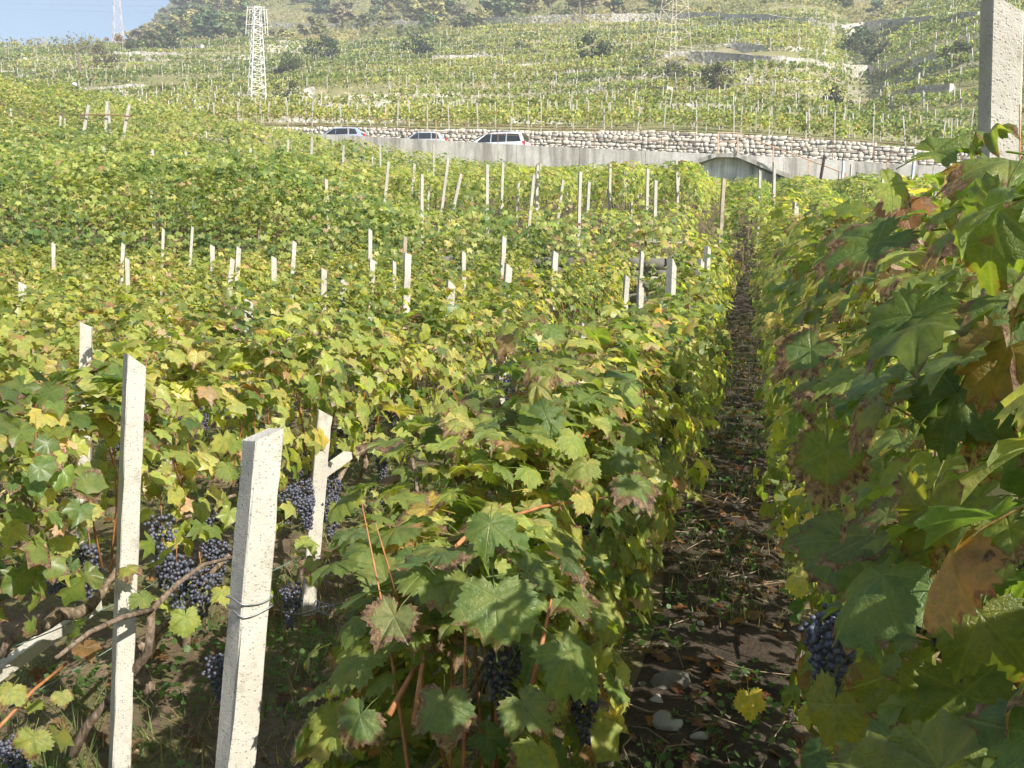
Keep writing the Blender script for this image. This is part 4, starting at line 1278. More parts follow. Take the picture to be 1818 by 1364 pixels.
# twisted arm, strut and wires of the left row
def near_details():
    v0 = [e[0] for e in VINES if e[0]['label'] == LAB_2[0]][0]
    pts = [at(x, y, d) - v0.location for x, y, d in ((4, 1165, 3.35), (14, 1140, 3.36), (40, 1118, 3.4), (62, 1118, 3.44), (85, 1107, 3.5), (108, 1090, 3.55), (135, 1090, 3.62), (160, 1078, 3.7), (190, 1040, 3.78), (215, 1000, 3.9), (235, 965, 4.0))]
    MB().tube(pts, [.017, .018, .022, .026, .024, .027, .025, .022, .016, .012, .009], 8).build('arm', M['vine_bark'], v0, True)
    v1 = [e[0] for e in VINES if e[0]['label'] == LAB_2[1]][0]
    pts = [at(x, y, d) - v1.location for x, y, d in ((292, 1310, 4.02), (272, 1270, 4.0), (262, 1215, 4.0), (245, 1180, 3.98), (252, 1150, 4.0), (285, 1115, 4.05), (330, 1085, 4.1), (372, 1020, 4.15), (408, 985, 4.2))]
    MB().tube(pts, [.03, .028, .027, .024, .022, .017, .014, .012, .010], 8).build('arm', M['vine_bark'], v1, True)
    a, b_ = at(-20, 1205, 3.5), at(172, 1072, 4.15)
    o = MB().bar((0, 0, 0), b_ - a, .05, .05).build('strut', M['post_concrete'], None, loc=a)
    tag(o, 'pale diagonal concrete strut under the twisted vine arm', 'strut')
    o = MB().bar((0, 0, 0), at(618, 808, 5.25) - at(566, 845, 5.0), .05, .04).build('strut', M['post_concrete'], None, loc=at(566, 845, 5.0))
    tag(o, 'short pale strut fixed across a post behind the thick speckled post', 'strut')
    # wires
    def wire(pts, label, mat='wire_green', r=.0022, twist=0):
        pts = [Vector(p) for p in pts]
        P = []
        for i in range(len(pts) - 1):
            n = 7
            for j in range(n):
                f = j / n; p = pts[i].lerp(pts[i + 1], f); p.z -= .02 * math.sin(math.pi * f) * min(1, (pts[i + 1] - pts[i]).length / 2)
                P.append(p)
        P.append(pts[-1])
        l0 = P[0].copy()
        o = MB().tube([p - l0 for p in P], r, 5).build('trellis_wire', M[mat], None, True, loc=l0)
        tag(o, label, 'wire')
        return o
    wire([at(492, 1083, 2.28), at(530, 1092, 2.5), at(570, 1078, 2.75), at(640, 1062, 3.1), at(760, 1010, 3.6), at(1000, 900, 5.4)], 'wire running from the thick speckled post into the dappled row end', 'wire_grey', .0026)
    wire([at(-20, 1272, 3.2), at(205, 1147, 3.82), at(235, 1138, 3.86), at(330, 1085, 4.4), at(560, 975, 5.0)], 'lower green wire of the second row crossing the grape post')
    wire([at(-20, 1165, 3.3), at(205, 1072, 3.83), at(300, 1020, 4.3), at(560, 900, 5.0)], 'upper green wire of the second row behind the grapes')
    wire([at(-20, 800, 5.6), at(150, 646, 6.05), at(235, 655, 6.9), at(440, 560, 8.4)], 'thin wire tied to the slim post of the third row')
    # coil round the near post
    c = at(443, 1073, 2.24)
    for j, dz in enumerate((.012, -.014)):
        ring = []
        ax = (Vector(near_post.location) * 0)
        for q in range(25):
            a_ = 2 * math.pi * q / 24
            k_ = .0415 / max(abs(math.cos(a_ - .72)), abs(math.sin(a_ - .72)))
            k_ = min(k_, .0545)
            ring.append((math.cos(a_) * k_, math.sin(a_) * k_, dz + .006 * math.sin(2 * a_ + j)))
        loc = near_axis(c.z) - Vector(near_post.location)
        MB().tube([Vector(p) + loc for p in ring], .0026, 5).build('wire_loop', M['wire_grey'], near_post, True)
    # curl of loose wire
    pts = []
    base = at(560, 1075, 2.7)
    for q in range(40):
        a_ = q * .55
        pts.append(base + Vector((.012 * math.cos(a_) + q * .0012, .01 * math.sin(a_), .012 * math.sin(a_) - q * .0004)))
    pts += [at(590, 1090, 2.78), at(600, 1115, 2.8)]
    l0 = pts[0].copy()
    o = MB().tube([p - l0 for p in pts], .0018, 4).build('wire_curl', M['wire_grey'], None, True, loc=l0)
    tag(o, 'loose curl of thin grey wire hanging beside the thick speckled post', 'wire')
    # orange shoots
    for nm, pts, r in (('cane', ((-5, 1295, 3.0), (60, 1225, 3.2), (118, 1178, 3.4)), .006),):
        p = [at(*q) - v0.location for q in pts]
        MB().tube(p, r, 6).build(nm, M['cane'], v0, True)
    e0 = [e[0] for e in VINES if e[0]['label'] == LAB_M[0]][0]
    for pts in (((690, 1270, 1.9), (740, 1180, 2.0), (800, 1090, 2.1), (880, 1010, 2.3)), ((735, 1290, 1.85), (748, 1190, 1.95), (770, 1080, 2.1)), ((945, 1215, 1.95), (965, 1130, 2.0), (985, 1035, 2.1)), ((915, 1140, 2.0), (950, 1060, 2.1), (990, 1010, 2.2)), ((770, 1010, 2.1), (840, 940, 2.3), (960, 900, 2.6), (1100, 880, 3.1)), ((1010, 790, 3.0), (1050, 765, 3.2), (1100, 768, 3.5), (1130, 745, 3.7))):
        MB().tube([at(*q) - e0.location for q in pts], [.007] + [.005] * (len(pts) - 2) + [.0015], 6).build('cane', M['cane'], e0, True)
def near_axis(z):
    me = near_post.data; n = 8
    lo = sum((Vector(me.vertices[i].co) for i in range(8)), Vector()) / 8; hi = sum((Vector(me.vertices[80 + i].co) for i in range(8)), Vector()) / 8
    L = Vector(near_post.location)
    f = (z - L.z - lo.z) / (hi.z - lo.z)
    return L + lo.lerp(hi, f)
near_details()
def row_wires():
    for nm, u, va, vb, hs in (('row left of the path', -.74, 2.0, 17.5, (.62, 1.12)), ('second row left of the path', -2.45, 5.2, 17.5, (.70, 1.18)), ('third row left of the path', -4.23, 5.6, 17.5, (.70, 1.22)), ('fourth row left of the path', -6.0, 7.0, 17.5, (1.22,))):
        for hgt, w_ in zip(hs, ('lower', 'upper') if len(hs) == 2 else ('top',)):
            P = []
            for v in np.arange(va, vb, .5):
                x, y = uv(u + .04 * math.sin(v * 1.7), v); P.append(Vector((x, y, gz(*uv(u, v)) + hgt - .025 * abs(math.sin(v * .75)))))
            l0 = P[0].copy()
            o = MB().tube([p - l0 for p in P], .0022, 4).build('trellis_wire', M['wire_grey'], None, True, loc=l0)
            tag(o, f'{w_} thin wire strung along the {nm}', 'wire', 'wires strung along the near rows')
row_wires()
# concrete posts inside the first two rows
box_post('concrete_post', (*uv(-.70, 2.75), gz(*uv(-.70, 2.75)) - .1), (*uv(-.68, 2.75), gz(*uv(-.7, 2.75)) + 1.12), .075, .075, M['post_concrete'], 'grey concrete post half buried in the dappled leaves of the row end', G1, .03, .3)
for v in (7.4, 16.0):
    x, y = uv(U_R + .05, v)
    box_post('concrete_post', (x, y, gz(x, y) - .1), (x, y, gz(x, y) + 2.0), .075, .075, M['post_concrete'], 'pale concrete post tip poking out of the leafy near vine rows', G2, .03, .3)
# hero leaves of the path-edge vine, very close to the eye
def hero():
    v0 = [e[0] for e in VINES if e[0]['label'] == LAB_R[1]][0]
    rs = np.random.default_rng(9)
    L = [(1775, 370, 1.02, 0.086, (-.75, -.55, .35), (-.25, 0, -1), (.11, .15, .025)), (1560, 430, 1.28, 0.086, (-.55, -.3, .75), (-1, .1, -.25), (.10, .16, .04)), (1470, 800, 1.35, 0.078, (-.3, -.85, .45), (.0, 0, -1), (.13, .17, .03)),
         (1500, 960, 1.3, 0.082, (-.45, -.75, .45), (-.35, 0, -1), (.11, .16, .055)), (1600, 1190, 1.15, 0.078, (-.35, -.85, .3), (-.1, 0, -1), (.15, .17, .03)), (1480, 1250, 1.2, 0.066, (-.6, -.7, .2), (-.4, 0, -1), (.2, .21, .04)),
         (1740, 1090, 1.0, 0.078, (-.5, -.8, .3), (-.3, .0, -1), (.13, .16, .03)), (1650, 900, 1.1, 0.074, (-.8, -.5, .2), (.1, 0, -1), (.17, .18, .04)), (1790, 620, .98, 0.066, (-.7, -.6, .2), (-.35, .1, -1), (.22, .16, .05)),
         (1660, 270, 1.6, 0.070, (-.2, -.4, .9), (.9, -.3, -.25), (.12, .18, .04)), (1580, 330, 1.6, 0.057, (.2, -.9, .5), (.8, 0, -.5), (.2, .25, .04)), (1700, 700, 1.15, 0.086, (-.7, -.65, .25), (-.2, .1, -1), (.09, .15, .04)),
         (1440, 620, 1.6, 0.074, (-.5, -.5, .7), (-.7, .1, -.7), (.11, .165, .055)), (1620, 560, 1.25, 0.082, (-.6, -.5, .6), (-.5, 0, -.9), (.10, .16, .045)), (1710, 1230, 1.05, 0.074, (-.4, -.85, .3), (.3, 0, -1), (.10, .14, .03)), (1330, 1240, 1.75, 0.041, (-.2, -.9, .3), (.1, 0, -1), (.45, .36, .05))]
    for px, py, d, s, N_, T_, c in L:
        X, Y, Z = frames(np.array([N_], float) + rs.normal(0, .08, (1, 3)), np.array([T_], float))
        o = bpy.data.objects.new('leaf', HI_ME[rs.integers(14)]); o.parent = v0
        p = at(px, py, d) - v0.location
        o.matrix_basis = Matrix(((X[0][0] * s, Y[0][0] * s, Z[0][0] * s, p[0]), (X[0][1] * s, Y[0][1] * s, Z[0][1] * s, p[1]), (X[0][2] * s, Y[0][2] * s, Z[0][2] * s, p[2]), (0, 0, 0, 1)))
        o.color = (*c, 1); COL.objects.link(o)
    v0 = [e[0] for e in VINES if e[0]['label'] == LAB_2[0]][0]
    for px, py, d, s, tx in ((85, 775, 3.5, .088, -.2), (40, 855, 3.4, .08, -.4), (150, 905, 3.5, .085, .3), (175, 860, 3.6, .07, .2), (20, 940, 3.4, .08, -.3), (110, 960, 3.5, .07, .1), (150, 1150, 3.35, .072, .1), (330, 1095, 3.6, .08, .1), (250, 1060, 3.3, .06, .4), (60, 1310, 3.0, .08, -.1), (20, 1225, 3.1, .07, -.3), (540, 965, 3.9, .075, .3), (405, 830, 3.9, .07, 0), (335, 820, 3.9, .075, .2), (600, 900, 4.1, .07, .3), (110, 1235, 3.2, .05, .2), (555, 1000, 3.8, .06, -.3), (225, 1010, 3.3, .055, .3), (395, 1050, 3.7, .06, .2)):
        X, Y, Z = frames(np.array([[.25, -.65, .65]]) + rs.normal(0, .25, (1, 3)), np.array([[tx, -.2, -1.0]]))
        o = bpy.data.objects.new('leaf', HI_ME[rs.integers(14)]); o.parent = v0
        p = at(px, py, d) - v0.location
        o.matrix_basis = Matrix(((X[0][0] * s, Y[0][0] * s, Z[0][0] * s, p[0]), (X[0][1] * s, Y[0][1] * s, Z[0][1] * s, p[1]), (X[0][2] * s, Y[0][2] * s, Z[0][2] * s, p[2]), (0, 0, 0, 1)))
        o.color = (*leaf_cols(1, rs, .3, .6, .06, .04)[0], 1); COL.objects.link(o)
    v0 = [e[0] for e in VINES if e[0]['label'] == LAB_M[0]][0]
    L = [(880, 1060, 1.76, .10, (.05, -.8, .6), (0, -.2, -1), (.14, .20, .06)), (1010, 1160, 1.78, .092, (.3, -.7, .6), (.5, -.2, -.8), (.14, .20, .06)), (700, 1095, 1.9, .08, (-.2, -.7, .6), (-.3, 0, -1), (.20, .22, .09)), (930, 1250, 1.68, .075, (0, -.6, .75), (.5, -.3, -.6), (.14, .19, .055)),
         (1125, 860, 2.35, .09, (.1, -.6, .75), (.3, -.1, -1), (.12, .18, .055)), (870, 930, 2.1, .075, (0, -.7, .7), (-.1, -.1, -1), (.12, .18, .05)), (790, 1250, 1.75, .08, (-.1, -.7, .6), (.1, 0, -1), (.12, .18, .06)), (640, 1270, 1.8, .07, (-.3, -.6, .6), (-.4, 0, -1), (.12, .18, .06))]
    for px, py, d, s, N_, T_, c in L:
        X, Y, Z = frames(np.array([N_], float), np.array([T_], float))
        o = bpy.data.objects.new('leaf', HI_ME[rs.integers(14)]); o.parent = v0
        p = at(px, py, d) - v0.location
        o.matrix_basis = Matrix(((X[0][0] * s, Y[0][0] * s, Z[0][0] * s, p[0]), (X[0][1] * s, Y[0][1] * s, Z[0][1] * s, p[1]), (X[0][2] * s, Y[0][2] * s, Z[0][2] * s, p[2]), (0, 0, 0, 1)))
        o.color = (*c, 1); COL.objects.link(o)
hero()

# ------------------------------------------------------------------ vine rows of the upper field
def upper_rows():
    rs = np.random.default_rng(40)
    idx = 0
    for kk in range(-5, 27):
        u = -.12 - 1.8 * kk
        vmin = max(19.0 if u < -.5 else 21.5, (abs(u) / math.tan(R(41.5)) - 1) if u < 0 else 21)
        vmax = vmin
        for v in np.arange(vmin, 75, .25):
            x, y = uv(u, v); t, w = to_tw(x, y)
            if w > -1.2: break
            vmax = v
        L = vmax - vmin
        if L < 1.5: continue
        dens = 140 if kk < 9 else 75
        n = int(L * dens)
        # rows leave bare gaps where the photo shows grass
        vv = rs.uniform(vmin, vmax, n) if True else None
        vv = vv[rs.random(n) < np.interp(vv, [20, 35, 60], [1.0, .75, .5])]
        n = len(vv)
        ph = rs.uniform(-.2 * math.pi, 1.2 * math.pi, n); rho = rs.beta(5, 1.5, n) * 1.1
        tallv = 1.0 + .30 * (vnoise(vv * .5 + u, vv * 0 + u * .3) - .5)
        aa = .70 * (1 + .5 * (vnoise(vv * .9 + u * 3, vv * 0 + 2.2) - .5))
        du = aa * np.cos(ph) * rho; h = (1.06 + .56 * np.sin(ph) * rho) * tallv
        lo = rs.random(n) < np.where(vv < 24, .38, .16); h = np.where(lo, rs.uniform(.25, .8, n), h)
        front = (u > -10.6) & (u < -.9) & (vv < 24.3 + 2.2 * vnoise(u * .9 + vv * 0, vv * 0 + 3))
        h = np.where(front, .08 + h * .36, h)
        if u > -3: h = h * np.interp(vv, [32, 46], [1.0, .62])
        x, y = uv(u + du, vv); z = ground(x, y) + h
        bare = (u > -6.0) & (u < -3.4) & (vv > 20.6) & (vv < 22.2)
        keep = ~bare & ~(front & (rs.random(n) < .35))
        yel = vnoise(x * .10 + 11, y * .10)
        C = np.where((yel > .62)[:, None], clump_cols(x, y, z, rs, (.24, .54, .15, .07), 1.1), np.where((yel < .36)[:, None], clump_cols(x, y, z, rs, (.6, .32, .03, .05), 1.1), clump_cols(x, y, z, rs, (.38, .5, .06, .06), 1.1)))
        # one vine turned clear yellow, with a russet foot
        px_like = (np.hypot(x + 4.3, y - 26.5) < 1.3)
        C = np.where(px_like[:, None], leaf_cols(n, rs, .05, .2, .75, .1), C)
        ox, oy = np.cos(ph) * CA, -np.cos(ph) * SA
        Nn = np.stack([ox, oy, np.sin(ph) * .9], 1) + np.array([0, 0, .5]) + np.array(sun_dir[:]) * .35 + rs.normal(0, .45, (n, 3))
        tip = np.stack([ox * .5, oy * .5, -np.ones(n)], 1) + rs.normal(0, .5, (n, 3))
        X, Y, Z = frames(Nn, tip)
        S = .088 * rs.uniform(.65, 1.2, n) * np.interp(vv, [20, 40, 60], [1.0, 1.15, 1.35])
        bx, by = uv(u, vmin); bz = gz(bx, by)
        P = np.stack([x, y, z], 1) - np.array([bx, by, bz])
        P, X, Y, Z, S, C = [q[keep] for q in (P, X, Y, Z, S, C)]
        side = 'right of' if u > .3 else 'left of'
        root = empty('vine_row', (bx, by, bz), (f'{NTH[kk]} upper-field vine row left of the path, climbing to the road wall' if kk >= 0 else f'{NTH[-kk - 1]} upper-field vine row right of the path, climbing to the road wall'), 'vine row', 'vine rows of the upper field')
        mass('foliage', LOW if kk < 9 else FAR, P, X, Y, Z, S, C, M['leaf_far'], root, rs, False)
        tr = MB()
        for v in np.arange(vmin + .4, vmax, 1.1 if vmin < 30 else 2.2):
            x, y = uv(u + rs.normal(0, .05), v)
            if -10.6 < u < -.9 and v < 24.8: continue
            z = gz(x, y); a, b_ = rs.normal(0, .07, 2)
            tr.tube([(x - bx, y - by, z - bz - .05), (x - bx + a, y - by + b_, z - bz + .4), (x - bx + a * .3, y - by + b_, z - bz + .85)], [.028, .022, .018], 4)
        if tr.V:
            o = tr.build('trunks', M['vine_bark'], root); o['kind'] = 'stuff'
        idx += 1
        # posts along the row
        for v in np.arange(vmin + rs.uniform(1, 4), min(vmax, 56), rs.uniform(4.2, 5.6)):
            x, y = uv(u, v)
            if abs(x / y) > .56 or rs.random() < .6 or v > 45: continue
            z = gz(x, y); ln = rs.normal(0, .05, 2)
            box_post('vineyard_post', (x, y, z - .1), (x + ln[0], y + ln[1], z + rs.uniform(1.4, 1.8)), .07, .07, M['post_far'], 'thin pale post among the vines of the upper field', G3, .02, .3)
upper_rows()

# dense bank of vines cascading over the left terrace, and pergola behind it
def left_bank():
    rs = np.random.default_rng(41)
    def bank(name, label, pts_fn, n, size, mixy):
        x, y, h, nx, ny = pts_fn(n)
        z = ground(x, y) + h
        yel = vnoise(x * .22 + 2, y * .22)
        C = np.where((yel > .6)[:, None], clump_cols(x, y, z, rs, mixy[0], 1.1), clump_cols(x, y, z, rs, mixy[1], 1.1))
        Nn = np.stack([nx, ny, np.full(n, .7)], 1) + np.array(sun_dir[:]) * .3 + rs.normal(0, .4, (n, 3))
        X, Y, Z = frames(Nn, np.stack([nx * .5, ny * .5, -np.ones(n)], 1) + rs.normal(0, .45, (n, 3)))
        b = np.array([x.mean(), y.mean(), z.min()])
        b[2] = gz(b[0], b[1])
        root = empty(name, tuple(b), label, 'vine', 'pergola vines on the left terraces')
        mass('foliage', LOW, np.stack([x, y, z], 1) - b, X, Y, Z, size * rs.uniform(.7, 1.2, n), C, M['leaf_far'], root, rs, False)
        tr = MB()
        for j in range(8):
            i = rs.integers(n); xx, yy = x[i], y[i]; zz = gz(xx, yy)
            tr.tube([(xx - b[0], yy - b[1], zz - b[2] - .05), (xx - b[0] + rs.normal(0, .08), yy - b[1], zz - b[2] + h[i] * .6)], [.035, .02], 5)
        tr.build('trunk', M['vine_bark'], root)
    k = 0
    for v0, hgt, dep, n, us in ((19.6, 1.75, 1.5, 5200, (-19, -7.2)), (22.3, 1.6, 1.6, 5200, (-22, -7.6)), (25.5, 1.7, 1.6, 4600, (-25, -9)), (31, 1.7, 1.7, 4200, (-31, -12)), (37, 1.8, 1.8, 4200, (-37, -14)), (44, 1.9, 2.0, 4600, (-44, -15))):
        nseg = 3
        edges = np.linspace(us[0], us[1], nseg + 1)
        for s in range(nseg):
            def fn(n, a=edges[s], b=edges[s + 1]):
                u = rs.uniform(a - .2, b + .2, n); f = rs.random(n)
                top = f < .5
                dv = np.where(top, rs.uniform(0, dep, n), rs.normal(0, .10, n))
                bulge = .5 * (vnoise(u * .8 + v0, u * 0 + 4) - .5)
                taper = .45 + .55 * sstep(0, 3.5, us[1] + .2 - u + 1.2 * (rs.random(n) - .5))
                h = taper * np.where(top, hgt * (1 + .06 * rs.normal(size=n)) + .35 * (vnoise(u * .7, dv * .8 + v0) - .5) * 2, rs.uniform(.1, 1.0, n) ** .8 * hgt)
                x, y = uv(u, v0 + dv - bulge * (1 - h / hgt) * .8 + 2.6 * (vnoise(u * .16 + v0, u * 0 + v0 * .3) - .5))
                ny_ = np.where(top, -.15, -1.0)
                return x, y, np.maximum(h, .1), SA * ny_, CA * ny_
            bank('pergola_vine', f'dense cascade of vine leaves on the {NTH[k // 3]} left terrace, {("left", "middle", "right")[s]} part', fn, n // nseg, .092 if v0 < 30 else .11, ((.22, .60, .13, .05), (.44, .48, .05, .03)))
            k += 1
    for k2, (ua, ub) in enumerate(((-9.0, -6.0), (-6.0, -3.6), (-3.6, -1.4))):
        def fe(n, a=ua, b=ub):
            u = rs.uniform(a, b, n); v = 18.75 + rs.normal(0, .35, n); h = rs.beta(2, 1.6, n) * 1.05 * (.7 + .6 * vnoise(u * 1.1, u * 0 + 8)) + .05
            x, y = uv(u, v); return x, y, h, np.full(n, -SA), np.full(n, -CA)
        bank('trailing_vine', ('vine trailing over the left end of the mid-field terrace edge', 'vine trailing over the middle of the mid-field terrace edge', 'vine trailing over the terrace edge next to the shade-painted rubble wall')[k2], fe, 900 if k2 < 2 else 420, .085, ((.3, .5, .1, .1), (.5, .4, .05, .05)))
left_bank()

# ------------------------------------------------------------------ terraced hillside vines
def hillside():
    rs = np.random.default_rng(50)
    ts = np.arange(-175, 200, 0.8)
    lv0, lv1 = 10.8, 58.0
    levels = np.sort(np.concatenate([TH * (np.arange(3, 23) + .10), TH * (np.arange(3, 23) + .40)]))
    ws = np.concatenate([np.arange(5.6, 60, .4), np.arange(60, 168, .7)])
    gt, gw = np.meshgrid(ts, ws, indexing='ij')
    gx, gy = from_tw(gt, gw)
    H = hill_smooth(gx, gy)
    H = np.maximum.accumulate(H, axis=1)
    posts = []
    rowid = 0
    for li, lv in enumerate([-6.0, -8.1, -10.2, -12.2] + list(levels)):
        k = np.argmax(H >= lv, axis=1)
        ok = (H.max(1) > lv) & (k > 0)
        wv = ws[np.clip(k, 0, len(ws) - 1)]
        ki = np.clip(k, 1, len(ws) - 1); ar = np.arange(len(ts))
        h0, h1 = H[ar, ki - 1], H[ar, ki]
        wv = ws[ki - 1] + (lv - h0) / np.maximum(h1 - h0, 1e-4) * (ws[ki] - ws[ki - 1])
        ok &= (wv > 12.6) & (wv < 161)
        if lv < 0: wv = np.full(len(ts), -lv) + .5 * (vnoise(ts * .1, ts * 0 + lv) - .5); ok = wv > 5.7
        x, y = from_tw(ts, wv)
        ok &= np.abs(x / y) < .58
        ok &= ~((np.abs(x / y - .345) < .012) & (wv > 40))       # the gully stays scrub
        # cut into parcels
        cuts = np.cumsum(rs.uniform(28, 75, 12)) - 200
        for c in cuts: ok &= np.abs(ts - c - .12 * wv * np.sin(c)) > .9
        if lv > 0: ok &= ~((vnoise(ts * .05 + 40, wv * .09) > .84))  # a few fallow patches
        seg = []; start = None
        for i in range(len(ts)):
            if ok[i] and start is None: start = i
            if (not ok[i] or i == len(ts) - 1 or (start is not None and abs(wv[i] - wv[max(i - 1, 0)]) > 5)) and start is not None:
                if i - start > 6: seg.append((start, i))
                start = None
        for a, b_ in seg:
            tt, ww = ts[a:b_], wv[a:b_]
            L = (b_ - a) * .8
            dist = np.hypot(*from_tw(tt.mean(), ww.mean()))
            dens = np.interp(dist, [70, 110, 160, 240], [70, 48, 31, 18])
            n = int(L * dens)
            tq = rs.uniform(tt[0], tt[-1], n)
            sp = 1.15
            tq = (np.round(tq / sp) * sp) + rs.normal(0, .27, n)          # bushier at each vine
            w_ = np.interp(tq, tt, ww) + rs.normal(0, .24, n)
            h = rs.beta(2.2, 1.4, n) * 1.05 + .25
            h *= .85 + .4 * vnoise(tq * .35, w_ * .2 + li)
            x, y = from_tw(tq, w_); z = hill_z(x, y) + h
            yel = (vnoise(x * .035 + 20, y * .05 + 3) * .7 + vnoise(x * .11, y * .11) * .3 - .5) * 1.5 + .5 + .10 * np.exp(-((x / y + .05) / .12) ** 2) - .08 * sstep(.25, .4, x / y)
            C = np.where((yel > .57)[:, None], leaf_cols(n, rs, .16, .54, .23, .07), np.where((yel < .40)[:, None], leaf_cols(n, rs, .62, .28, .04, .06), leaf_cols(n, rs, .36, .46, .10, .08)))
            Nn = np.stack([np.full(n, .1), -np.ones(n) * .6, np.ones(n) * .5], 1) + rs.normal(0, .65, (n, 3))
            C = C * (.72 + .5 * vnoise(tq * .8, w_ * .5 + li))[:, None]
            X, Y, Z = frames(Nn, np.array([[0, 0, -1.0]]) + rs.normal(0, .6, (n, 3)))
            S = np.interp(dist, [70, 110, 160, 240], [.125, .17, .225, .30]) * rs.uniform(.7, 1.25, n)
            im = (b_ - a) // 2
            bx, by = from_tw(tt[im], ww[im]); bz = gz(bx, by)
            my = yel.mean()
            lab = 'yellowing vine row on a hillside terrace above the road' if my > .55 else ('dark green vine row on a hillside terrace above the road' if my < .42 else 'green and yellow vine row on a hillside terrace above the road')
            root = empty('vine_row', (bx, by, bz), lab, 'vine row', 'vine rows on the terraced hillside: ' + ('yellow' if my > .55 else 'green' if my < .42 else 'mixed'))
            mass('foliage', FAR if dist < 95 else QUAD, np.stack([x, y, z], 1) - np.array([bx, by, bz]), X, Y, Z, S, C, M['leaf_far'], root, rs, False)
            rowid += 1
            stp = 2.1 if dist < 85 else (2.6 if dist < 130 else 3.4)
            for tpos in np.arange(tt[0] + .3, tt[-1], stp):
                w0 = float(np.interp(tpos, tt, ww)) - .25
                px, py = from_tw(tpos + rs.normal(0, .15), w0)
                posts.append((px, py, gz(px, py), rs.uniform(1.4, 1.85), rs.normal(0, .05), rs.normal(0, .05)))
    print('hill rows', rowid, 'posts', len(posts), 'named posts', POST_COUNT[0])
    posts.sort(key=lambda p: p[0] ** 2 + p[1] ** 2)
    nn = max(0, 298 - POST_COUNT[0])
    me = [MB().box((0, 0, .5), (.04, .04, .5)).mesh('hillside_post', M['post_far']) for _ in range(1)][0]
    for p in posts[:nn]:
        o = link('vineyard_post', me, None, (p[0], p[1], p[2] - .1)); o.scale = (1, 1, p[3] + .1); o.rotation_euler = (p[4], p[5], 0)
        tag(o, 'thin pale post in the first hillside vine rows above the road', 'post', 'posts in the first hillside rows')
    V, Fs = [], []
    bv = np.array([(sx, sy, sz) for sx in (-1, 1) for sy in (-1, 1) for sz in (0, 1)], float)
    bf = np.array([(0, 1, 3, 2), (4, 6, 7, 5), (0, 4, 5, 1), (2, 3, 7, 6), (1, 5, 7, 3)])
    for i, p in enumerate(posts[nn:]):
        r = .042
        Q = bv * np.array([r, r, p[3] + .1]) + np.array([p[0], p[1], p[2] - .1]); Q[bv[:, 2] > 0, 0] += p[5] * 2; Q[bv[:, 2] > 0, 1] += p[4]
        V.append(Q); Fs.append(bf + 8 * i)
    o = link('distant_posts', np_mesh('distant_posts', np.concatenate(V), np.concatenate(Fs), M['post_far']))
    tag(o, 'countless thin pale posts on the higher hillside terraces', 'posts', None, 'stuff')
hillside()

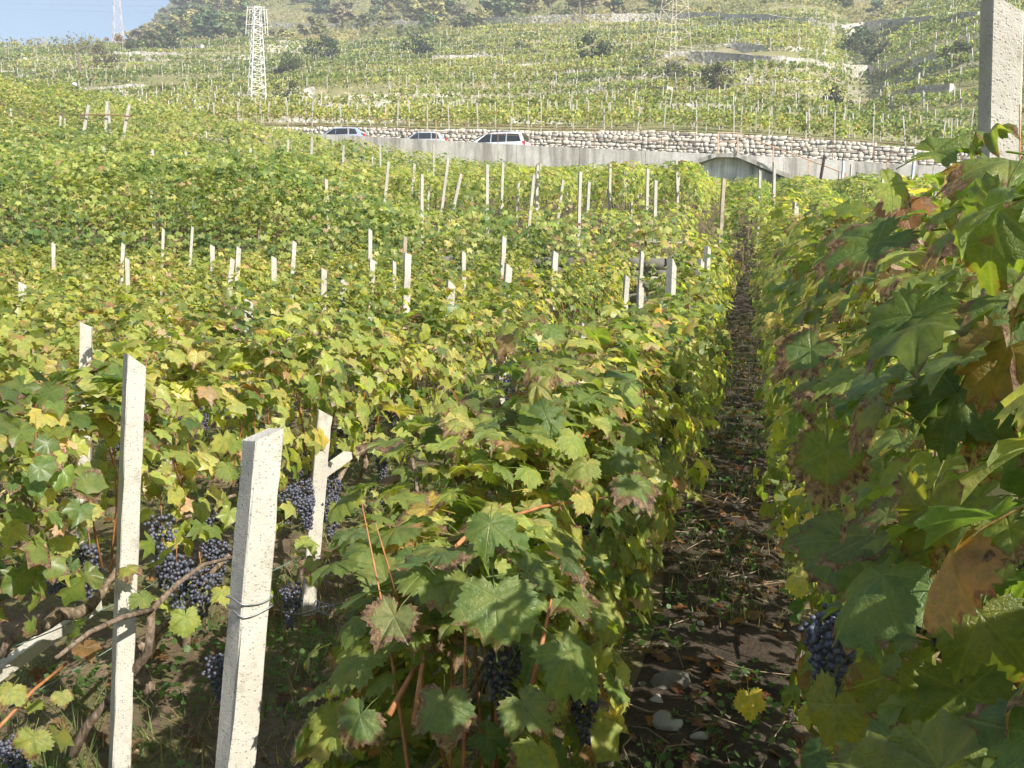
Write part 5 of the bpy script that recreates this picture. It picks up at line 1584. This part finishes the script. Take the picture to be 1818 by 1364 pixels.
# ------------------------------------------------------------------ terrace walls on the hillside
def terrace_walls():
    L = [('pale stone wall along the ridge road at the upper left', [(10, 82), (100, 77), (165, 75), (240, 67), (300, 61)], 1.6),
         ('bright stretch of ridge wall left of the white pylon', [(312, 58), (400, 54), (440, 51)], 1.8),
         ('long grey wall under the wood at the hilltop', [(480, 50), (600, 53), (700, 50), (800, 46), (960, 41), (1100, 39), (1220, 38), (1380, 45), (1450, 53), (1480, 61)], 2.4),
         ('grey wall rising right of the hilltop gully', [(1490, 61), (1540, 53), (1600, 49), (1740, 46)], 2.2),
         ('stone band crossing the slope beneath the orange pylon', [(1225, 108), (1300, 110), (1400, 117), (1480, 127), (1540, 132)], 1.3),
         ('stone wall turning up the right side of the gully', [(1545, 131), (1620, 119), (1690, 113)], 1.2),
         ('low stone wall on the right flank below the gully', [(1548, 183), (1620, 172), (1690, 163)], 1.0),
         ('broad pale wall beside the brown bush', [(205, 108), (260, 107), (325, 110)], 2.2),
         ('short pale wall at the far left edge', [(-10, 111), (45, 108)], 1.0), ('thin pale wall left of the bare tree', [(70, 118), (130, 116)], .8), ('pale rubble wall at the left edge above the vines', [(-10, 140), (65, 137)], 1.5),
         ('thin pale wall right of the white pylon', [(492, 78), (555, 77)], .9), ('stone wall below the middle round bushes', [(668, 134), (780, 132), (905, 135)], .8), ('upper stone wall in the hill centre', [(770, 107), (850, 106), (912, 112)], .9),
         ('crooked pale wall climbing past a small tree', [(850, 90), (930, 95), (1000, 102)], .8), ('short stone wall beside a leafy bush on the upper left', [(290, 86), (360, 88)], 1.1), ('rubble wall by the grey bushes', [(1205, 137), (1262, 143)], 1.0),
         ('thin stone edge along the lower left terrace', [(480, 182), (600, 178), (700, 174), (820, 170)], .6), ('thin stone edge along the lower middle terrace', [(985, 161), (1090, 159), (1190, 163)], .7), ('stone edge high on the right middle slope', [(1300, 86), (1380, 92), (1480, 100)], .9)]
    rs = np.random.default_rng(60)
    for lab, pts, h in L:
        P = []
        for (x0, y0), (x1, y1) in zip(pts[:-1], pts[1:]):
            n = max(2, int(abs(x1 - x0) / 14))
            for j in range(n): P.append(hit(x0 + (x1 - x0) * j / n, y0 + (y1 - y0) * j / n))
        P.append(hit(*pts[-1]))
        # calm the depth so the wall runs smoothly
        A = np.array([p[:] for p in P]); 
        for _ in range(10): A[1:-1] = A[1:-1] * .5 + (A[:-2] + A[2:]) * .25
        b = Vector((A[0][0], A[0][1], gz(A[0][0], A[0][1])))
        V = []
        for i, p in enumerate(A):
            d = A[min(i + 1, len(A) - 1)] - A[max(i - 1, 0)]; nrm = np.array([d[1], -d[0]]); nrm /= np.linalg.norm(nrm) + 1e-6
            if nrm[1] > 0: nrm = -nrm
            z = p[2]; hh = h * .72 * rs.uniform(.85, 1.1)
            for o_, zz in ((.55, -1.6), (.4, hh), (-.3, hh), (-.4, -1.6)):
                V.append((p[0] + nrm[0] * o_ - b.x, p[1] + nrm[1] * o_ - b.y, z + zz - b.z))
        Fc = [(0, 1, 2, 3), tuple(len(V) - 1 - i for i in range(4))]
        for a in range(len(A) - 1):
            for j in range(4): Fc.append((4 * a + j, 4 * a + 4 + j, 4 * a + 4 + (j + 1) % 4, 4 * a + (j + 1) % 4))
        o = MB().add(V, Fc).build('terrace_wall', M['terrace_stone'], None, loc=b)
        tag(o, lab, 'wall', 'stone walls on the hillside')
terrace_walls()
def riser_walls():
    rs = np.random.default_rng(61)
    ws = np.arange(12, 160, .5); n = 0
    for k in range(4, 21):
        for _ in range(4):
            q0 = rs.uniform(-.5, .22); L = rs.uniform(.05, .16); P = []
            for q in np.arange(q0, min(q0 + L, .29), .012):
                if abs(q - .345) < .03: continue
                ox, oy = WA[0] + ws * NX, WA[1] + ws * NY
                t = (q * oy - ox) / (EX - q * EY); x, y = from_tw(t, ws)
                H = hill_smooth(x, y); j = np.argmax(H > TH * (k + .80))
                if j == 0: continue
                P.append((x[j], y[j], float(hill_z(x[j], y[j]))))
            if len(P) < 4: continue
            A = np.array(P)
            if np.abs(np.diff(A[:, 1])).max() > 9: continue
            for _s in range(5): A[1:-1] = A[1:-1] * .5 + (A[:-2] + A[2:]) * .25
            b = Vector(A[0]); V = []; h = rs.uniform(.55, 1.1)
            for i, p in enumerate(A):
                d = A[min(i + 1, len(A) - 1)] - A[max(i - 1, 0)]; nr = np.array([d[1], -d[0]]); nr /= np.linalg.norm(nr) + 1e-6
                if nr[1] > 0: nr = -nr
                hh = h * rs.uniform(.7, 1.1)
                for o_, zz in ((.45, -1.4), (.3, hh), (-.4, hh), (-.5, -1.4)): V.append((p[0] + nr[0] * o_ - b.x, p[1] + nr[1] * o_ - b.y, p[2] + zz - b.z))
            Fc = [(0, 1, 2, 3), tuple(len(V) - 1 - i for i in range(4))]
            for a in range(len(A) - 1):
                for j in range(4): Fc.append((4 * a + j, 4 * a + 4 + j, 4 * a + 4 + (j + 1) % 4, 4 * a + (j + 1) % 4))
            o = MB().add(V, Fc).build('terrace_wall', M['terrace_stone'], None, loc=b); n += 1
            tag(o, 'thin pale stone wall between two hillside vine terraces', 'wall', 'low stone walls between hillside terraces')
    print('riser walls', n)
riser_walls()

# ------------------------------------------------------------------ trees
def tree_mats():
    b = NB('crown_leaf'); oi = b.n('ShaderNodeObjectInfo')
    a = b.n('ShaderNodeAttribute', attribute_name='col')
    col = b.mix(1.0, oi.outputs['Color'], a.outputs['Color'], 'MULTIPLY')
    sh = b.principled(col, .65, .2); tr = b.n('ShaderNodeBsdfTranslucent'); b.l(col, tr.inputs['Color'])
    ms = b.n('ShaderNodeMixShader'); ms.inputs[0].default_value = .3; b.l(sh, ms.inputs[1]); b.l(tr.outputs[0], ms.inputs[2])
    M['crown_leaf'] = b.done(ms.outputs[0])
tree_mats()
def tree_proto(seed, H, Rc, n, cone=False, shrub=False):
    rs = np.random.default_rng(seed)
    tr = MB(); h0 = .12 * H if shrub else .3 * H
    k = rs.normal(0, .03 * H, (4, 2)); k[0] = 0
    tr.tube([(k[i][0], k[i][1], -.4 + (H * .8 + .4) * i / 3) for i in range(4)], [.03 * H, .022 * H, .014 * H, .006 * H], 6)
    cl = []
    nb = 15 if not cone else 20
    for i in range(nb):
        f = rs.uniform(.0, 1); z = h0 + (H * .95 - h0) * f
        rr = Rc * ((1 - f) ** .8 if cone else math.sqrt(max(.05, 1 - (2 * f - .85) ** 2)))
        a = rs.uniform(0, 6.28); q = rr * rs.uniform(.35, 1.0)
        c = np.array([q * math.cos(a), q * math.sin(a), z]); cl.append((c, Rc * rs.uniform(.22, .42)))
        tr.tube([(0, 0, max(.1, z - .25 * H * .6)), tuple(c * np.array([.6, .6, 1]) - np.array([0, 0, .05 * H])), tuple(c)], [.010 * H, .006 * H, .003 * H], 4)
    P, N_, tone = [], [], []
    for c, r in cl:
        m = n // nb
        d = rs.normal(size=(m, 3)); d /= np.linalg.norm(d, axis=1, keepdims=True)
        P.append(c + d * r * rs.uniform(.55, 1.1, (m, 1)) * np.array([1, 1, .8])); N_.append(d + np.array([0, 0, .4]) + rs.normal(0, .5, (m, 3))); tone.append(np.full(m, rs.uniform(.7, 1.25)))
    P = np.concatenate(P); N_ = np.concatenate(N_); tone = np.concatenate(tone); m = len(P)
    X, Y, Z = frames(N_, rs.normal(size=(m, 3)))
    C = np.clip(tone[:, None] * rs.uniform(.75, 1.25, (m, 1)) * rs.uniform(.9, 1.1, (m, 3)), 0, 2)
    o = mass('crown', QUAD, P, X, Y, Z, np.full(m, .055 * H * (1.25 if not shrub else 1.0)) * rs.uniform(.6, 1.3, m), C, M['crown_leaf'], None, rs, False)
    me = o.data; bpy.data.objects.remove(o)
    return tr.mesh('trunk', M['tree_bark']), me, H
PROTO = [tree_proto(700 + i, 8, 2.3, 700) for i in range(3)] + [tree_proto(710 + i, 9, 1.7, 650, True) for i in range(2)]
SHRUB = [tree_proto(720 + i, 3.2, 2.2, 800, False, True) for i in range(3)]
def plant_tree(name, proto, p, h, col, label, cat, group=None, rz=0.0, wid=1.0, bark=None):
    tm, cm, H = proto; s = h / H
    r = empty(name, p, label, cat, group); r.rotation_euler = (0, 0, rz); r.scale = (s * wid, s * wid, s)
    link('trunk', tm, r)
    c = link('crown', cm, r); c.color = (*col, 1); c['kind'] = 'stuff'
    return r
def woods():
    rs = np.random.default_rng(70)
    cols = [(.18, .18, .07), (.13, .165, .06), (.20, .185, .08), (.10, .145, .06), (.24, .225, .085), (.18, .16, .10), (.22, .21, .12), (.085, .13, .065), (.20, .20, .08)]
    n = 0; tries = 0
    while n < 290 and tries < 6000:
        tries += 1
        px = rs.uniform(60, 1860); w = 168 + 105 * rs.random() ** 1.35
        if rs.random() < .28: px = rs.uniform(270, 480); w = rs.uniform(190, 340)
        q = (px - 909) / F
        ox, oy = WA[0] + w * NX, WA[1] + w * NY
        t = (q * oy - ox) / (EX - q * EY); x, y = from_tw(t, w)
        if q < -.46: 
            if rs.random() < .5: continue
        z = gz(x, y)
        near = w < 178
        h = rs.uniform(2.2, 5) if near else rs.uniform(5, 9)
        if px < 330: h *= np.interp(px, [60, 330], [.35, .8])
        i = rs.integers(len(cols)); band = vnoise(x * .03 + 3, y * .03)
        if band > .6: i = [3, 1, 7][rs.integers(3)]
        col = np.array(cols[i]) * rs.uniform(1.35, 1.95)
        if near and rs.random() < .2: col = np.array((.28, .27, .09))
        k = rs.integers(5)
        plant_tree('woodland_tree', PROTO[k], (x, y, z - .2), h, col, 'mixed autumn tree in the wood along the hilltop', 'tree', 'trees of the hilltop wood', rs.uniform(0, 6.28), rs.uniform(1.2, 1.8)); n += 1
    B = [(577, 114, 46, 'round dark bush right of the white pylon', (.055, .085, .04), 0), (737, 107, 44, 'round dark bush in the hill centre', (.055, .085, .04), 1), (1056, 112, 50, 'broad dark bush on the slope left of the orange pylon', (.055, .085, .04), 2), (512, 140, 44, 'spreading green bush just right of the white pylon foot', (.09, .115, .04), 1),
         (515, 184, 40, 'olive bush low on the slope beside the pylon foot', (.11, .13, .045), 2), (1274, 164, 46, 'olive bush above the right vine terraces', (.075, .085, .04), 0), (1478, 204, 46, 'dark bush standing over the vines at the right', (.045, .06, .03), 1), (186, 122, 40, 'brown-green bush beside the broad pale wall', (.115, .105, .045), 2),
         (270, 92, 30, 'dark bush right of the small bush on the upper left slope', (.055, .085, .05), 0), (297, 92, 30, 'last of three dark bushes on the upper left slope', (.055, .085, .05), 1), (233, 90, 22, 'small dark bush on the upper left slope', (.055, .085, .05), 2), (1520, 104, 50, 'green bush in the hilltop gully', (.08, .115, .05), 1), (1535, 92, 36, 'upper bush in the hilltop gully', (.075, .11, .05), 0),
         (925, 100, 24, 'small tree beside the crooked pale wall', (.08, .10, .045), 2), (1145, 138, 34, 'grey-green bush below the orange pylon', (.13, .135, .08), 1), (1190, 140, 30, 'pale grey-green bush next to the pylon bush', (.16, .165, .10), 0), (1555, 104, 40, 'lower bush on the right side of the gully', (.08, .10, .05), 2), (530, 132, 26, 'yellow-green bush touching the spreading green bush', (.12, .14, .045), 0), (335, 65, 26, 'clear yellow bush on the ridge', (.38, .30, .05), 1), (205, 72, 28, 'rusty brown bush below the ridge wall', (.24, .15, .07), 2), (1700, 118, 40, 'bush half hidden behind the bright post', (.06, .08, .04), 0)]
    for px, py, sz, lab, c, k in B:
        p = hit(px, py); d = p.y
        h = sz * d / F
        plant_tree('hillside_bush', SHRUB[k], p - Vector((0, 0, .15)), h, c, lab, 'bush', 'bushes on the hillside', px * .1, 1.0)
    # bare tree on the left
    p = hit(143, 140); d = p.y
    r = empty('bare_tree', p, 'bare forked tree with a thin brown crown left of the brown bush', 'tree')
    s = d / F
    tr = MB(); f = lambda x, y, dy=0: ((x - 143) * s, dy, (140 - y) * s)
    tr.tube([f(143, 148), f(142, 120), f(142, 100), f(136, 90), f(124, 80)], [.28, .22, .17, .12, .05], 6)
    for q in ((f(142, 100), f(150, 88), f(165, 79)), (f(142, 104), f(141, 88), f(146, 74)), (f(136, 90), f(130, 86, .8), f(112, 84, 1)), (f(142, 110), f(130, 108), f(122, 112)), (f(141, 95), f(160, 90, -1), f(180, 92, -1)), (f(141, 95), f(128, 92, -1), f(110, 92, -1.5))): tr.tube(q, [.10, .07, .03], 5)
    tr.build('trunk', M['tree_bark'], r)
    rs = np.random.default_rng(72); m = 420
    cx = np.array([f(140, 82), f(160, 82), f(122, 84), f(146, 74), f(178, 90), f(110, 90)])
    P = cx[rs.integers(6, size=m)] + rs.normal(0, 1, (m, 3)) * np.array([1.3, .8, .7])
    X, Y, Z = frames(rs.normal(size=(m, 3)), rs.normal(size=(m, 3)))
    c = mass('crown', QUAD, P, X, Y, Z, np.full(m, .16) * rs.uniform(.5, 1.2, m), np.ones((m, 3)) * rs.uniform(.7, 1.2, (m, 1)), M['crown_leaf'], r, rs, False); c.color = (.17, .135, .075, 1)
woods()
def brush():
    rs = np.random.default_rng(73); n = 42000
    w = 164 + rs.random(n) ** 1.2 * 130; q = rs.uniform(-.56, .58, n)
    ox, oy = WA[0] + w * NX, WA[1] + w * NY
    t = (q * oy - ox) / (EX - q * EY); x, y = from_tw(t, w)
    k = vnoise(x * .12, y * .12) > .28; x, y = x[k], y[k]; n = len(x)
    h = rs.random(n) ** 1.3 * 2.6 * (.35 + vnoise(x * .09 + 7, y * .09)); z = hill_z(x, y) + h
    c = np.array([(.20, .21, .09), (.27, .24, .11), (.16, .18, .075), (.30, .26, .13), (.22, .19, .11)])[(vnoise(x * .07 + 3, y * .07) * 4.99).astype(int)] * rs.uniform(.7, 1.4, (n, 1))
    X, Y, Z = frames(np.array([[0, -.5, .6]]) + rs.normal(0, .6, (n, 3)), rs.normal(size=(n, 3)))
    o = mass('undergrowth', QUAD, np.stack([x, y, z], 1), X, Y, Z, .48 * rs.uniform(.6, 1.3, n), c, M['leaf_far'], None, rs, False)
    tag(o, 'tangled olive and russet undergrowth filling the hilltop wood', 'undergrowth', None, 'stuff')
brush()
def scrub():
    # dry grass and low scrub on the open parts of the slope
    rs = np.random.default_rng(74); n = 46000
    w = 12 + rs.random(n) ** .8 * 152; q = rs.uniform(-.56, .58, n)
    ox, oy = WA[0] + w * NX, WA[1] + w * NY
    t = (q * oy - ox) / (EX - q * EY); x, y = from_tw(t, w)
    k = vnoise(x * .2 + 31, y * .2) > .35; x, y, w, q = x[k], y[k], w[k], q[k]; n = len(x)
    gul = np.exp(-((q - .345) / .022) ** 2) * (w > 35)
    h = rs.random(n) * (.35 + 1.5 * gul * (vnoise(x * .3, y * .3) > .45)); z = hill_z(x, y) + h
    c = np.array([(.26, .23, .11), (.17, .19, .07), (.33, .28, .16), (.12, .15, .055)])[(vnoise(x * .13 + 3, y * .13) * 3.99).astype(int)] * rs.uniform(.65, 1.35, (n, 1))
    c = np.where((gul > .4)[:, None], np.array([[.10, .135, .055]]) * rs.uniform(.7, 1.4, (n, 1)), c)
    X, Y, Z = frames(np.array([[.1, -.6, .5]]) + rs.normal(0, .6, (n, 3)), rs.normal(size=(n, 3)))
    o = mass('hillside_scrub', QUAD, np.stack([x, y, z], 1), X, Y, Z, np.interp(w, [12, 160], [.14, .34]) * rs.uniform(.6, 1.3, n), c, M['leaf_far'], None, rs, False)
    tag(o, 'dry grass and low scrub between the hillside vine rows', 'scrub', None, 'stuff')
scrub()

# ------------------------------------------------------------------ pylons and cables
def pylon(name, label, px, pyb, half_px, top_extra, mat_lo, mat_hi, colour_px, lean=0.0, w_top=.32, thick=.12, depth=None, arms=True, cage=None, nseg=13):
    p = hit(px, pyb) if depth is None else None
    if depth is not None:
        p = at(px, pyb, depth); p.z = min(p.z, gz(p.x, p.y)) if depth < 320 else p.z
    s = p.y / F
    r = empty(name, p, label, 'pylon')
    Ht = (pyb + top_extra) * s; B = half_px * s; Tw = B * w_top
    def C(k, h):
        f = h / Ht; w = B * (1 - f) + Tw * f
        sx, sy = ((-1, -1), (1, -1), (1, 1), (-1, 1))[k]
        a = .5
        x, y = sx * w, sy * w
        return Vector((x * math.cos(a) - y * math.sin(a) + lean * h, x * math.sin(a) + y * math.cos(a), h))
    hs = [Ht * i / nseg for i in range(nseg + 1)]
    hc = (pyb - colour_px) * s
    for k in range(4):
        MB().bar(C(k, -.6), C(k, min(hc, Ht)), thick).build('leg', mat_lo, r)
        if hc < Ht: MB().bar(C(k, hc), C(k, Ht), thick).build('leg', mat_hi, r)
    lo, hi_ = MB(), MB()
    for i in range(nseg):
        m = lo if hs[i] < hc else hi_
        for k in range(4):
            j = (k + 1) % 4
            m.bar(C(k, hs[i + 1]), C(j, hs[i + 1]), thick * .55)
            if (i + k) % 2: m.bar(C(k, hs[i]), C(j, hs[i + 1]), thick * .5)
            else: m.bar(C(j, hs[i]), C(k, hs[i + 1]), thick * .5)
    if lo.V: lo.build('bracing', mat_lo, r)
    if hi_.V: hi_.build('bracing', mat_hi, r)
    for h in ((Ht * .985, Ht * .86) if arms else ()):
        a = MB(); q = 3.2
        cx = lean * h
        for sg in (-1, 1):
            a.bar((cx, 0, h), (cx + sg * q, 0, h + .2), thick * .7); a.bar((cx, 0, h + .9), (cx + sg * q, 0, h + .2), thick * .5)
        a.build('cross_arm', mat_hi, r)
    if cage:
        (y0, y1, half) = cage
        a = MB(); h0, h1 = (pyb - y1) * s, (pyb - y0) * s; q = half * s
        for sx in (-1, 1):
            for sy in (-.5, .5):
                a.bar((sx * q + lean * h0 * 1.0, sy * q, h0), (sx * q * .82 + lean * h1, sy * q, h1), thick * .7)
            a.bar((sx * q * .9 + lean * h0, -.5 * q, (h0 + h1) / 2), (sx * q * .9 + lean * h0, .5 * q, (h0 + h1) / 2), thick * .5)
        for h in (h0 + (h1 - h0) * .35, h1):
            for sy in (-.5, .5): a.bar((-q * .9 + lean * h, sy * q, h), (q * .9 + lean * h, sy * q, h), thick * .6)
        a.build('work_cage', mat_lo, r)
    return r
pylon('power_pylon', 'white lattice pylon rising from the vines on the left slope', 456, 178, 13, -24, M['pylon_white'], M['pylon_orange'], 10, .035, .42, .075, None, False, (26, 70, 17), 15)
pylon('power_pylon', 'slender orange and white lattice pylon high on the middle slope', 1194, 112, 24, 90, M['pylon_orange'], M['pylon_orange'], 0, .02, .28, .055, None, True, None, 9)
pylon('power_pylon', 'very faint distant pylon on the ridge against the sky', 209, 52, 9, 60, M['pylon_far'], M['pylon_far'], 0, .01, .35, .10, 268, True, None, 9)

def cables():
    for i, (p, q) in enumerate((((-60, 14, 300), (1900, 2, 240)), ((-60, 4, 300), (1900, -12, 240)), ((640, 22, 250), (1900, 8, 262)))):
        a, b_ = at(*p), at(*q); P = []
        for j in range(25):
            f = j / 24; c = a.lerp(b_, f); c.z -= 5.0 * 4 * f * (1 - f) * .5; P.append(c - a)
        o = MB().tube(P, .022, 4).build('power_line', M['metal_grey'], None, loc=a)
        tag(o, ('lower thin power cable sagging across the top of the hill', 'upper thin power cable sagging across the top of the hill', 'short thin power cable over the hilltop wood at the right')[i], 'cable')
cables()

# ------------------------------------------------------------------ ground cover, litter, stones
def litter():
    rs = np.random.default_rng(80)
    n = 2100
    v = 1.2 + rs.random(n) ** 1.6 * 15; u = np.where(rs.random(n) < .22, rs.normal(-.1, .32, n), rs.uniform(-6, .6, n))
    x, y = uv(u, v); z = field_z(x, y) + .035
    Nn = np.array([[0, 0, 1.0]]) + rs.normal(0, .35, (n, 3)); X, Y, Z = frames(Nn, rs.normal(size=(n, 3)))
    C = np.array([(.24, .11, .05), (.30, .16, .08), (.16, .075, .04), (.36, .24, .14), (.22, .085, .04)])[rs.integers(5, size=n)] * rs.uniform(.35, .85, (n, 1))
    o = mass('fallen_leaves', MID[9:], np.stack([x, y, z], 1), X, Y, Z, .05 * rs.uniform(.5, 1.2, n), C, M['leaf_mass'], None, rs)
    tag(o, 'brown fallen vine leaves strewn over the path and soil', 'leaves', None, 'stuff')
    # grass
    n = 70000
    v = 1.5 + rs.random(n) ** 1.4 * 24; u = rs.uniform(-9, .7, n)
    patch = vnoise(u * 1.3 + 5, v * 1.3); k = patch > .44; u, v = u[k], v[k]; n = len(u)
    x, y = uv(u, v); z = field_z(x, y)
    a = rs.uniform(0, 6.28, n); L = rs.uniform(.04, .15, n); ln = rs.normal(0, .05, (n, 2)); w = .004
    V = np.stack([np.stack([x - np.cos(a) * w, y - np.sin(a) * w, z], 1), np.stack([x + np.cos(a) * w, y + np.sin(a) * w, z], 1), np.stack([x + ln[:, 0], y + ln[:, 1], z + L], 1)], 1).reshape(-1, 3)
    C = np.where(rs.random((n, 1)) < .3, np.array([[.25, .20, .10]]), np.array([[.07, .12, .03]])) * rs.uniform(.7, 1.3, (n, 1))
    C = np.repeat(np.column_stack([C, np.ones(n)]), 3, 0)
    o = link('grass', np_mesh('grass', V, np.arange(3 * n).reshape(-1, 3), M['leaf_far'], False, {'col': ('FLOAT_COLOR', C)}))
    tag(o, 'thin grass tufts between the vine rows', 'grass', None, 'stuff')
    # low weeds
    n = 30000
    v = 1.8 + rs.random(n) ** 1.3 * 12; u = rs.uniform(-5.5, .5, n)
    c = vnoise(u * 2.2 + 50, v * 2.2); k = c > .56; u, v = u[k], v[k]; n = len(u)
    x, y = uv(u, v); z = field_z(x, y) + rs.uniform(.02, .09, n)
    Nn = np.array([[0, 0, 1.0]]) + rs.normal(0, .6, (n, 3)); X, Y, Z = frames(Nn, rs.normal(size=(n, 3)))
    o = mass('weeds', FAR, np.stack([x, y, z], 1), X, Y, Z, .019 * rs.uniform(.5, 1.4, n), np.array([[.07, .13, .035]]) * rs.uniform(.7, 1.5, (n, 1)), M['leaf_far'], None, rs, False)
    tag(o, 'small green weeds on the path and under the vines', 'weeds', None, 'stuff')
    # twigs
    tw = MB()
    for i in range(160):
        uu, vv = rs.normal(-.1, .4), rs.uniform(1.8, 8); x, y = uv(uu, vv); z = gz(x, y) + .035
        a = rs.uniform(0, 6.28); l = rs.uniform(.08, .35)
        tw.tube([(x, y, z), (x + math.cos(a) * l * .5, y + math.sin(a) * l * .5, z + rs.uniform(0, .03)), (x + math.cos(a + .3) * l, y + math.sin(a + .3) * l, z)], [.004, .003, .002], 4)
    o = tw.build('twigs', M['twig'])
    tag(o, 'dry pruned twigs scattered on the path', 'twigs', None, 'stuff')
    # stones on the path
    R_ = [(1182, 1300, .10, 'pale flat-faced rock at the near end of the path'), (1190, 1222, .12, 'larger grey rock leaning behind the pale one on the path'), (1240, 1318, .055, 'small pale stone beside the flat-faced rock'), (1060, 1345, .10, 'half-buried grey rock under the dappled row end'), (1165, 1255, .05, 'broken grey stone between the two path rocks')]
    def ground_at(px, py):
        lo = 1.0
        for d in np.arange(1.0, 20, .02):
            p = at(px, py, d)
            if gz(p.x, p.y) >= p.z: return p
        return p
    for i, (px, py, s, lab) in enumerate(R_):
        V, Fc = stone_blob(np.random.default_rng(90 + i), 2)
        p = ground_at(px, py)
        o = link('rock', np_mesh('rock', V * np.array([s * .8, s * .7, s * .5]), Fc, M['stone_shade' if i in (1, 3) else 'stone_c'], False), None, (p.x, p.y, gz(p.x, p.y) + s * .2)); o.rotation_euler = (rs.normal(0, .3), rs.normal(0, .3), rs.uniform(0, 6))  # rocks toned down, shade of the path put into their colour
        tag(o, lab, 'rock')
    sm = [np_mesh('stone', *stone_blob(np.random.default_rng(95 + i), 2), M[m]) for i, m in enumerate(('stone_c', 'stone_shade', 'stone_c'))]
    for i in range(24):
        uu, vv = rs.normal(-.12, .28), 2.3 + rs.random() ** 1.5 * 6; x, y = uv(uu, vv); s = rs.uniform(.012, .035)
        o = link('pebble', sm[i % 3], None, (x, y, gz(x, y) + .02 + s * .2)); o.scale = (s, s * rs.uniform(.6, 1), s * rs.uniform(.45, .8)); o.rotation_euler = (0, 0, rs.uniform(0, 6))
        tag(o, 'small loose stone lying on the earth path', 'stone', 'loose stones on the path')
litter()

# ------------------------------------------------------------------ the hazy air over the valley
def haze():
    b = NB('haze_air')
    pv = b.n('ShaderNodeVolumePrincipled')
    pv.inputs['Color'].default_value = (.90, .95, 1.0, 1)
    pv.inputs['Density'].default_value = HAZE
    pv.inputs['Anisotropy'].default_value = .2
    b.l(pv.outputs[0], b.out.inputs['Volume'])
    o = MB().box((0, 180, 95), (460, 420, 110)).build('haze', b.m)
    tag(o, 'thin bright haze hanging over the vineyard and hillside', 'haze', None, 'stuff')
HAZE = 0.0010
if HAZE > 0: haze()
print('objects', len(bpy.data.objects))
